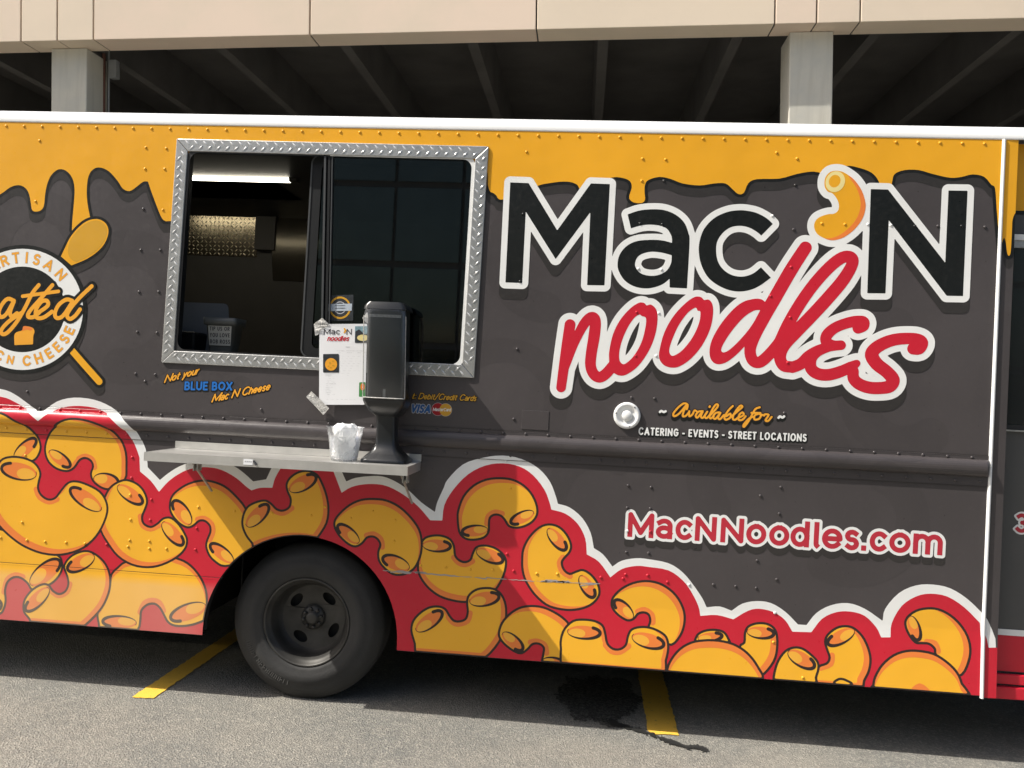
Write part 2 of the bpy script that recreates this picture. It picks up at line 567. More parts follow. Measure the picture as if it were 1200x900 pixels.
def fill(mb, f, mat, h, put):
    """put(x, z) -> xyz"""
    xs, ys, D = sample(f, h)
    D = np.where(np.abs(D) < 1e-7, 1e-7, D)
    ins = D < 0
    cnt = ins[:-1, :-1].astype(int) + ins[1:, :-1] + ins[:-1, 1:] + ins[1:, 1:]
    verts, faces = [], []
    for j in range(cnt.shape[0]):
        row = cnt[j]
        if not row.any(): continue
        full = np.concatenate(([0], (row == 4).astype(int), [0]))
        dff = np.diff(full)
        for a, b in zip(np.where(dff == 1)[0], np.where(dff == -1)[0]):
            k = len(verts)
            verts += [put(xs[a], ys[j]), put(xs[b], ys[j]), put(xs[b], ys[j + 1]), put(xs[a], ys[j + 1])]
            faces.append((k, k + 1, k + 2, k + 3))
        for i in np.where((row > 0) & (row < 4))[0]:
            c = [(xs[i], ys[j], D[j, i]), (xs[i + 1], ys[j], D[j, i + 1]), (xs[i + 1], ys[j + 1], D[j + 1, i + 1]), (xs[i], ys[j + 1], D[j + 1, i])]
            pl = []
            for q in range(4):
                A, B = c[q], c[(q + 1) % 4]
                if A[2] < 0: pl.append((A[0], A[1]))
                if (A[2] < 0) != (B[2] < 0):
                    t = A[2] / (A[2] - B[2])
                    pl.append((A[0] + (B[0] - A[0]) * t, A[1] + (B[1] - A[1]) * t))
            if len(pl) >= 3:
                k = len(verts)
                verts += [put(*p) for p in pl]
                faces.append(tuple(range(k, k + len(pl))))
    if faces: mb.add(verts, faces, mat)
def poly(pts, n=4): return sd_poly(PP([tuple(q) for q in spline(pts, True, n)]))
def path(pts, w, n=4, cap='round'):
    q = PP([tuple(a) for a in spline(pts, False, n)])
    if not np.isscalar(w):
        w = np.interp(np.linspace(0, 1, len(q)), np.linspace(0, 1, len(w)), w) * PX
    else: w = w * PX
    return sd_stroke(q, w, cap)
def ell(cx, cy, a, b, ang=0, n=40):
    c, s = math.cos(math.radians(ang)), math.sin(math.radians(ang))
    return sd_poly(PP([(cx + a * math.cos(t) * c - b * math.sin(t) * s, cy + a * math.cos(t) * s + b * math.sin(t) * c) for t in np.linspace(0, 2 * math.pi, n, endpoint=False)]))

# ------------------------------------------------------------------ ground
me = bpy.data.meshes.new('ground')
me.from_pydata([(-150, -150, 0), (150, -150, 0), (150, 150, 0), (-150, 150, 0)], [], [(0, 1, 2, 3)])
me.materials.append(MATS['asphalt'])
tag(link('ground', me), 'grey weathered asphalt of the parking lot', kind='structure')
def flat_ground(name, f, mat, h, z, label, kind='structure'):
    mb = MB(); fill(mb, f, mat, h, lambda x, y: (x, y, z))
    return tag(mb.build(name), label, kind=kind)
def rough_edge(f, amp, sc):
    rs = np.random.RandomState(3)
    ks = rs.uniform(-sc, sc, (14, 2)); ph = rs.uniform(0, 6.28, 14)
    def g(x, y):
        n = sum(np.sin(k[0] * x + k[1] * y + p) for k, p in zip(ks, ph)) / 3.0
        return f(x, y) + amp * n
    g.bb = tuple(np.array(f.bb) + np.array([-amp * 3, -amp * 3, amp * 3, amp * 3]))
    return g
for k, (xa, xb, yf) in enumerate(((G(152, 819)[0], G(180, 819)[0], G(166, 819)[1]), (G(760, 862)[0], G(795.5, 863)[0], G(778, 862)[1]))):
    f = rough_edge(sd_poly([(xa, yf), (xb, yf + 0.01), (xb, 4.6), (xa, 4.6)]), 0.0022, 160)
    lab = ('yellow painted bay line ending beside the rear wheel', 'yellow painted bay line ending by the wet trickle')[k]
    flat_ground('parking_line', f, 'line_yellow', 0.008, 0.004, lab)
st = [G(*p)[:2] for p in ((648, 812), (668, 798), (700, 794), (738, 802), (748, 822), (740, 842), (722, 850), (690, 846), (664, 836))]
trick = [G(*p)[:2] for p in ((712, 846), (726, 851), (742, 856), (760, 861), (778, 868), (800, 876), (814, 877), (823, 880))]
blob = rough_edge(rough_edge(sd_poly([np.array(q) for q in spline(st)]), 0.020, 45), 0.010, 260)
tr = sd_stroke(spline(trick, False), list(np.interp(np.linspace(0, 1, 29), [0, .15, .25, .45, .6, .8, .9, 1], [.012, .026, .016, .024, .014, .020, .013, .026])))
wet = rough_edge(rough_edge(tr, 0.008, 110), 0.007, 380)
flat_ground('damp_patch', blob, 'damp_asphalt', 0.006, 0.006, 'dark damp patch on the asphalt in the shade under the truck')
flat_ground('water_trickle', wet, 'wet_asphalt', 0.004, 0.008, 'thin wet trickle running out past the end of a yellow line')

# ------------------------------------------------------------------ food truck
truck = empty('food_truck', (0, 0, 0))
tag(truck, 'dark grey food truck wrapped in yellow cheese drips and cartoon macaroni', 'food truck')
Z_SK, Z_TOP, X_L, X_R, Y_BACK = 0.323, 2.856, -4.35, 1.818, 2.25
Z_SEAM = 0.610
B0, B1, B2, B3, X_BE = 1.408, 1.390, 1.312, 1.270, 1.815     # belt rail: flange top, bulge top, bulge bottom, flange bottom, right end
def rel(x, z):
    """how far the outer skin stands out of the plane Y = 0"""
    d = 0.0
    if z < Z_SEAM: d += 0.012 * (Z_SEAM - z) / (Z_SEAM - Z_SK)
    if x < X_BE:
        if B3 < z <= B0: d += 0.003
        if B2 < z < B1:
            t = (z - (B1 + B2) / 2) / ((B1 - B2) / 2)
            d += 0.027 * math.sqrt(max(0, 1 - t * t))
    return d
def skin(k):
    e = 0.0003 + 0.00025 * k
    return lambda x, z: (x, -rel(x, z) - e, z)
def flatp(Y):
    return lambda x, z: (x, Y, z)

FR = PP([(208, 163), (573, 172), (556, 443), (190, 425)])          # window frame, outer corners TL TR BR BL
OP = PP([(221, 176.5), (556, 185), (541, 430), (205, 412)])        # window opening
def rquad(Q, r):
    """rounded quad as a distance field"""
    Q = np.asarray(Q); c = Q.mean(0)
    I = []
    for i in range(4):
        a = Q[(i - 1) % 4] - Q[i]; b = Q[(i + 1) % 4] - Q[i]
        I.append(Q[i] + a / np.linalg.norm(a) * r + b / np.linalg.norm(b) * r)
    return grow(sd_poly(I), r)
opening = rquad(OP, 0.055)
arch_c, arch_r = np.array(P(351, 745)), 119 * PX
arch = sd_poly([arch_c + arch_r * np.array([math.cos(t), math.sin(t)]) for t in np.linspace(0, math.pi, 40)] + [(arch_c[0] - arch_r - 0.004, -0.2), (arch_c[0] + arch_r + 0.004, -0.2)])
panel_rect = sd_poly([(X_L, Z_SK), (X_R, Z_SK), (X_R, Z_TOP), (X_L, Z_TOP)])
sidef = sub(panel_rect, opening, arch)
clipf = sub(sd_poly([(X_L, Z_SK + 0.001), (X_R - 0.004, Z_SK + 0.001), (X_R - 0.004, Z_TOP), (X_L, Z_TOP)]), arch)

mb = MB()
def base_put(x, z): return (x, -rel(-99 if False else 1e6, z), z)      # the sheet itself runs flat behind the belt rail
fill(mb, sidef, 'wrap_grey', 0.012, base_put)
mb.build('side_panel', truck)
# skirt underside return and wheel arch lip
mb = MB()
mb.box((X_L, -0.011, Z_SK - 0.002), (arch_c[0] - arch_r - 0.003, 0.03, Z_SK + 0.001), 'underbody')
mb.box((arch_c[0] + arch_r + 0.003, -0.011, Z_SK - 0.002), (X_R, 0.03, Z_SK + 0.001), 'underbody')
mb.build('skirt_edge', truck)
mb = MB()
ra = arch_r
ring = [[(arch_c[0] + ra * math.cos(t), y, arch_c[1] + ra * math.sin(t)) for t in np.linspace(-0.02, math.pi + 0.02, 41)] for y in (0.0, 0.035)]
mb.loft(ring, 'underbody', True, False, False)
ring = [[(arch_c[0] + (ra + dr) * math.cos(t), y, arch_c[1] + (ra + dr) * math.sin(t)) for t in np.linspace(-0.0, math.pi + 0.0, 41)] for y, dr in ((0.035, 0.0), (0.036, 0.10), (0.8, 0.10))]
mb.loft(ring, 'underbody', True, False, False)
mb.box((arch_c[0] - 0.75, 0.8, 0.25), (arch_c[0] + 0.75, 0.84, 1.0), 'underbody')
mb.build('wheel_well', truck)
# belt rail
prof = [(B0, 0.0), (B0, 0.003), (B1, 0.003)]
for k in range(0, 13):
    t = math.pi * k / 12
    prof.append(((B1 + B2) / 2 + (B1 - B2) / 2 * math.cos(t), 0.003 + 0.027 * math.sin(t)))
prof += [(B2, 0.003), (B3, 0.003), (B3, 0.0)]
mb = MB()
mb.loft([[(x, -d, z) for z, d in prof] for x in (X_L, X_BE - 0.018)], 'wrap_grey', False, False, False)
e = []
for a in (0, 0.5, 0.85, 1.0):
    e.append([(X_BE - 0.018 + 0.016 * a, -(0.003 + (d - 0.003) * math.sqrt(max(0, 1 - a * a)) if d > 0.003 else d), z) for z, d in prof])
mb.loft(e, 'wrap_grey', False, False, False)
bo = mb.build('belt_rail', truck)
# roof rail: rounded white edge and roof sheet
Z_RT = 2.932
prof = []
for k in range(11):
    t = math.pi / 2 * k / 10
    prof.append((-0.004 + 0.064 * (1 - math.cos(t)), Z_TOP + 0.006 + 0.066 * math.sin(t)))
prof = [(0.0, Z_TOP - 0.002), (-0.003, Z_TOP - 0.002), (-0.004, Z_TOP + 0.004)] + prof[1:] + [(0.30, Z_RT + 0.02), (Y_BACK / 2, Z_RT + 0.05)]
X_RF = 3.1
mb = MB()
mb.loft([[(x, y, z) for y, z in prof] for x in (X_L - 0.02, X_RF)], 'white_paint', True, False, False)
mb.build('roof_rail', truck)
mb = MB(); mb.box((X_L, Y_BACK / 2, Z_TOP + 0.05), (X_RF, Y_BACK + 0.03, Z_RT + 0.04), 'white_paint'); mb.build('roof', truck)
mb = MB(); mb.box((X_L, Y_BACK - 0.02, 0.14), (X_R, Y_BACK, Z_TOP + 0.05), 'cab_grey'); mb.build('far_side_panel', truck)  # lower edge dropped to keep light out from under the truck
mb = MB(); mb.box((X_L, 0.003, 0.36), (X_L + 0.02, Y_BACK - 0.02, Z_TOP + 0.08), 'cab_grey'); mb.build('rear_wall', truck)
mb = MB(); mb.box((X_L + 0.02, 0.85, 0.52), (X_RF, Y_BACK - 0.03, 0.58), 'underbody'); mb.build('floor_pan', truck)
mb = MB()
mb.box((X_L + 0.1, 0.9, 0.34), (X_RF, 1.0, 0.52), 'underbody'); mb.box((X_L + 0.1, 1.35, 0.34), (X_RF, 1.45, 0.52), 'underbody')
mb.build('chassis_rail', truck)
# rear step seen under the skirt
mb = MB()
for i in range(9): mb.box((-3.55 + i * 0.05, 0.62, 0.20), (-3.525 + i * 0.05, 0.90, 0.235), 'galvanised')
mb.tube([(-3.2, 0.55, 0.185), (-2.72, 0.75, 0.235)], 0.006, 'galvanised')
mb.build('rear_step', truck)
# corner trim and angled corner panel, cab side
XC = 1.820
mb = MB()
mb.loft([[(XC + 0.0085 * math.cos(t) * s - 0.0, -0.010 * math.sin(t) - (0.012 * (Z_SEAM - z) / (Z_SEAM - Z_SK) if z < Z_SEAM else 0), z) for t in np.linspace(math.pi, 0, 9)] for z, s in ((Z_SK - 0.01, 1.0), (Z_SEAM, 1.0), (Z_TOP, 1.0))], 'white_paint', True, False, False)
mb.build('corner_trim', truck)
X_C2 = 1.885
def cpan(e):
    return lambda x, z: (x, (x - XC) * 0.05 - e - (0.012 * (Z_SEAM - z) / (Z_SEAM - Z_SK) if z < Z_SEAM else 0), z)
mb = MB()
fill(mb, sd_poly([(XC, Z_SK - 0.008), (X_C2, Z_SK - 0.008), (X_C2, Z_TOP), (XC, Z_TOP)]), 'wrap_grey', 0.01, cpan(0))
mb.box((X_C2 - 0.004, 0.0065, Z_SK), (X_C2, 0.16, Z_TOP), 'wrap_grey')
cp = mb.build('corner_panel', truck)
cq = lambda x0, y0, s, pts: [at(x0 + a / s, y0 + b / s, 0.004) for a, b in pts]
mb = MB()
c_clip = sd_poly([(XC + 0.006, Z_SK - 0.007), (X_C2 - 0.001, Z_SK - 0.007), (X_C2 - 0.001, Z_TOP - 0.002), (XC + 0.006, Z_TOP - 0.002)])
dr = [(q[0], q[2]) for q in cq(1140, 240, 10, [(300, -800), (320, 360), (360, 385), (383, 450), (395, 550), (415, 600), (440, 550), (455, 300), (462, 180), (505, 90), (620, 60), (620, -800)])]
dy = sd_poly([tuple(q) for q in spline([tuple(p) for p in dr])])
fill(mb, inter(shift(grow(dy, 3 * PX), 0, -11 * PX), c_clip), 'wrap_shade', 0.003, cpan(0.0006))
fill(mb, inter(grow(dy, 3.6 * PX), c_clip), 'wrap_black', 0.003, cpan(0.0012))
fill(mb, inter(dy, c_clip), 'wrap_yellow', 0.003, cpan(0.0018))
wl = sd_poly([(q[0], q[2]) for q in cq(980, 690, 6, [(960, 110), (1020, 160), (1060, 215), (1095, 290), (1117, 350), (1119, 411), (1170, 412), (1160, 900), (900, 900)])])
rl = sd_poly([(q[0], q[2]) for q in cq(980, 690, 6, [(960, 190), (1000, 240), (1035, 300), (1055, 350), (1066, 411), (1170, 412), (1160, 900), (900, 900)])])
fill(mb, inter(sub(wl, rl), c_clip), 'wrap_white', 0.003, cpan(0.0006))
fill(mb, inter(rl, c_clip), 'wrap_red', 0.003, cpan(0.0006))
mb.build('corner_graphic', cp)
# cab side, set back from the body
YC = 0.07
cab = MB()
cab.box((X_C2 - 0.003, YC, 0.42), (X_RF, YC + 0.03, Z_TOP), 'cab_grey')
cabo = cab.build('cab_door', truck)
def cx(u, v): q = at(u, v, YC); return q[0], q[2]
x0, zt = cx(1190, 282); _, zb = cx(1190, 498)
mb = MB(); mb.box((X_C2 + 0.03, YC - 0.006, zb), (X_RF - 0.5, YC - 0.004, zt), 'cab_glass'); mb.build('door_window', cabo)
mb = MB()
mb.box((X_C2 + 0.02, YC - 0.02, zt), (X_RF - 0.45, YC - 0.002, zt + 0.026), 'white_paint')
mb.box((X_C2 + 0.016, YC - 0.015, zt - 0.035), (X_RF - 0.45, YC - 0.002, zt - 0.001), 'galvanised')
mb.build('window_header', cabo)
mb = MB()
mb.box((X_C2 + 0.01, YC - 0.012, zb - 0.022), (X_RF - 0.45, YC - 0.002, zb), 'rubber_black')
mb.box((X_C2 + 0.01, YC - 0.018, zb - 0.030), (X_RF - 0.45, YC - 0.002, zb - 0.023), 'galvanised')
mb.build('window_sill', cabo)
z1 = cx(1190, 738)[1]; z2 = cx(1190, 745)[1]; z3 = cx(1190, 795)[1]; z4 = cx(1190, 804)[1]; z5 = cx(1190, 815)[1]
zy = cx(1196, 247)[1]
for zlo, zhi, dd, m_ in ((z2, z1, 0.004, 'wrap_white'), (0.42, z2 - 0.001, 0.004, 'wrap_red'), (zy, Z_TOP - 0.001, 0.004, 'wrap_yellow'), (zy - 0.018, zy - 0.0005, 0.003, 'wrap_black')):
    mb = MB(); mb.box((X_C2, YC - dd, zlo), (X_RF, YC - 0.001, zhi), m_); mb.build('door_graphic', cabo)
mb = MB()
mb.box((X_C2 + 0.002, 0.045, z4 + 0.012), (X_RF, YC - 0.005, z3 + 0.022), 'wrap_red')
mb.box((X_C2 + 0.002, 0.035, z5 - 0.01), (X_RF, YC - 0.005, z4 + 0.002), 'wrap_red')
mb.build('cab_step', truck, bevel=0.004)
mb = MB(); mb.box((X_RF - 0.02, YC + 0.03, 0.42), (X_RF, Y_BACK - 0.1, Z_TOP), 'cab_grey'); mb.build('cab_front', truck)

# ------------------------------------------------------------------ printed graphics
ART = []                                       # (distance field, material) from bottom to top, for colouring rivets
def art(f, m): ART.append((f, m)); return f

# ghost tone-on-tone noodles in the grey
ghost = []
for (u, v, a, b, ang, t0, t1, w) in ((150, 360, 60, 70, 0, -100, 100, 22), (590, 470, 62, 60, 10, -120, 60, 14), (905, 560, 80, 70, 0, 150, 330, 20), (1060, 450, 60, 70, 0, 60, 260, 20),
                                     (640, 300, 55, 60, 0, 90, 250, 18), (330, 470, 50, 40, 0, 20, 200, 16), (1000, 610, 70, 60, 0, -60, 120, 18), (840, 480, 70, 50, 0, -30, 130, 16), (45, 300, 50, 60, 0, 180, 330, 18), (700, 590, 50, 55, 0, 100, 300, 14)):
    ts = np.radians(np.linspace(t0, t1, 14))
    ghost.append(path([(u + a * math.cos(t), v + b * math.sin(t)) for t in ts], w, 2))
vinyl('wrap_ghost', (0.060, 0.0532, 0.054), var=0.10)
mb = MB()
fill(mb, inter(sub(union(ghost), opening), clipf), 'wrap_ghost', 0.006, skin(0))
mb.build('ghost_noodle_print', truck)

# cheese drips along the top
L1 = T(0, 110, 5, [(0, 590), (60, 548), (110, 535), (150, 552), (172, 590), (182, 645), (190, 682), (212, 690), (240, 682), (258, 655), (265, 590), (277, 530), (302, 475), (345, 442), (390, 452), (425, 495), (438, 560), (432, 660), (425, 740), (422, 800, 1),
                   (445, 830, 1), (540, 770, 1), (528, 720, 1), (513, 640), (509, 560), (520, 480), (550, 440), (590, 432), (640, 455), (690, 510), (720, 555), (760, 570), (800, 545), (840, 515), (868, 514, 1), (885, 565), (920, 660), (950, 730), (975, 745), (1010, 745)])
L2 = T(570, 190, 6, [(-200, 20), (-20, 60), (10, 160), (25, 205), (50, 218), (70, 235), (85, 258), (120, 262), (200, 230), (365, 165), (430, 150), (520, 138), (590, 140), (640, 160), (665, 192), (760, 150), (885, 108), (960, 112), (1010, 135), (1022, 180), (1005, 235), (1010, 265), (1040, 285), (1090, 288), (1115, 265), (1112, 215), (1115, 160), (1140, 125)])
L3 = T(800, 0, 3, [(-80, 622), (-40, 630), (0, 645), (60, 652), (110, 645), (150, 645), (175, 665), (195, 682), (215, 678), (230, 645), (260, 630), (340, 628), (400, 612), (460, 603), (510, 612), (570, 584), (620, 590), (665, 608), (690, 640), (700, 690), (726, 690), (736, 640), (745, 612), (780, 598), (830, 598), (880, 612), (940, 625), (980, 622), (1020, 613), (1060, 622), (1085, 650), (1098, 662), (1104, 740), (1112, 830), (1118, 860), (1160, 860, 1), (1160, 300, 1)])
drip_px = [(-330, 150, 1), (-330, 235, 1), (-250, 215), (-215, 265), (-180, 260), (-150, 205), (-100, 210), (-70, 260), (-45, 268), (-25, 240)] + L1 + [(300, 255), (420, 215), (520, 225)] + L2[1:] + L3
drip = poly(drip_px, 3)
spoon_bowl = poly(T(60, 240, 9, [(105, 545, 1), (150, 450), (200, 350), (270, 260), (350, 190), (430, 155), (510, 155), (575, 195), (605, 260), (595, 340), (550, 430), (470, 510), (360, 580), (215, 640, 1)]))
handle = path(T(0, 280, 5.625, [(410, 660), (475, 735), (560, 833), (655, 940)]), 4.2)
spoon = union([spoon_bowl, handle])
drip_blk = grow(drip, 3.4 * PX)
drip_sh = shift(grow(drip, 2.5 * PX), 0, -11 * PX)
mb = MB()
dclip = inter(sub(drip_sh, opening), clipf); fill(mb, dclip, 'wrap_shade', 0.0035, skin(1)); art(dclip, 'wrap_shade')
b_ = inter(sub(drip_blk, opening), clipf); fill(mb, b_, 'wrap_black', 0.0035, skin(2)); art(b_, 'wrap_black')
y_ = inter(sub(drip, opening), clipf); fill(mb, y_, 'wrap_yellow', 0.0035, skin(3)); art(y_, 'wrap_yellow')
mb.build('cheese_drip_graphic', truck)

# red cloud with white outline
OUT = T(0, 300, 3, [(-900, 560, 1), (-700, 470), (-560, 450), (-420, 500), (-330, 560, 1), (-250, 490), (-120, 455), (0, 467), (50, 485), (100, 520), (146, 552, 1), (200, 512), (260, 498), (330, 505), (390, 530), (440, 570), (480, 615), (505, 660), (515, 690)]) \
    + T(160, 490, 6, [(76, 300), (79, 345, 1), (165, 435, 1), (220, 390), (300, 340), (400, 305), (500, 293), (600, 305), (690, 340), (760, 390), (820, 445, 1), (912, 430, 1), (935, 380), (960, 330, 1)]) \
    + T(340, 490, 6, [(240, 300, 1), (330, 300, 1), (365, 380), (395, 445, 1), (460, 420), (560, 408), (650, 410), (740, 445), (830, 505), (920, 590), (1018, 660, 1), (1035, 590), (1080, 490)]) \
    + T(460, 420, 4.5, [(290, 640), (370, 560), (470, 525), (580, 512), (680, 530), (770, 580), (830, 650), (862, 730)]) \
    + T(560, 580, 4.09, [(383, 42, 1), (440, 60), (500, 110), (540, 180), (556, 255, 1), (600, 285), (645, 343, 1), (690, 315), (760, 303), (818, 308)]) \
    + T(800, 600, 3, [(-50, 180), (0, 212), (40, 260), (70, 305), (84, 335, 1), (130, 332), (172, 347, 1), (210, 322), (260, 313), (310, 320), (360, 350), (405, 395, 1), (435, 397, 1), (470, 355), (520, 328), (580, 320), (640, 340), (703, 383, 1), (712, 340), (760, 285), (820, 258), (880, 255), (940, 268), (1000, 305), (1060, 362, 1), (1070, 700, 1)]) \
    + [(1150, 860, 1), (-330, 800, 1)]
INN = T(0, 300, 3, [(-900, 600, 1), (-700, 500), (-560, 480), (-420, 530), (-330, 592, 1), (-250, 520), (-120, 486), (0, 494), (50, 512), (100, 542), (147, 580, 1), (200, 540), (260, 527), (330, 533), (380, 555), (425, 595), (465, 645), (488, 700)]) \
    + T(160, 490, 6, [(22, 300), (25, 375, 1), (100, 440), (158, 518, 1), (230, 440), (320, 380), (400, 352), (500, 345), (600, 365), (700, 420), (770, 480), (808, 508, 1), (870, 490), (955, 490, 1), (975, 420), (1015, 350, 1)]) \
    + T(340, 490, 6, [(190, 340, 1), (290, 340, 1), (305, 375), (362, 525, 1), (430, 485), (520, 465), (620, 465), (700, 485), (800, 540), (900, 620), (985, 718, 1), (1070, 720, 1), (1085, 610)]) \
    + T(460, 420, 4.5, [(322, 690), (400, 610), (490, 565), (580, 553), (670, 570), (740, 615), (800, 690), (828, 760)]) \
    + T(560, 580, 4.09, [(352, 70, 1), (420, 90), (480, 140), (515, 210), (522, 285, 1), (580, 320), (635, 395, 1), (690, 355), (760, 340), (818, 345)]) \
    + T(800, 600, 3, [(-50, 205), (0, 240), (30, 280), (55, 330), (62, 365, 1), (120, 362), (178, 377, 1), (230, 347), (270, 340), (320, 352), (360, 380), (385, 420, 1), (452, 422, 1), (490, 375), (540, 352), (590, 350), (640, 365), (680, 405), (697, 440, 1), (730, 440, 1), (735, 390), (770, 330), (820, 297), (870, 287), (930, 297), (990, 335), (1045, 390, 1), (1060, 700, 1)]) \
    + [(1150, 860, 1), (-330, 800, 1)]
cl_w = inter(poly(OUT, 3), clipf); cl_r = inter(poly(INN, 3), clipf)
art(cl_w, 'wrap_white'); art(cl_r, 'wrap_red')
mb = MB()
fill(mb, sub(cl_w, cl_r), 'wrap_white', 0.0035, skin(1))
fill(mb, cl_r, 'wrap_red', 0.0035, skin(1))
mb.build('red_cloud_graphic', truck)

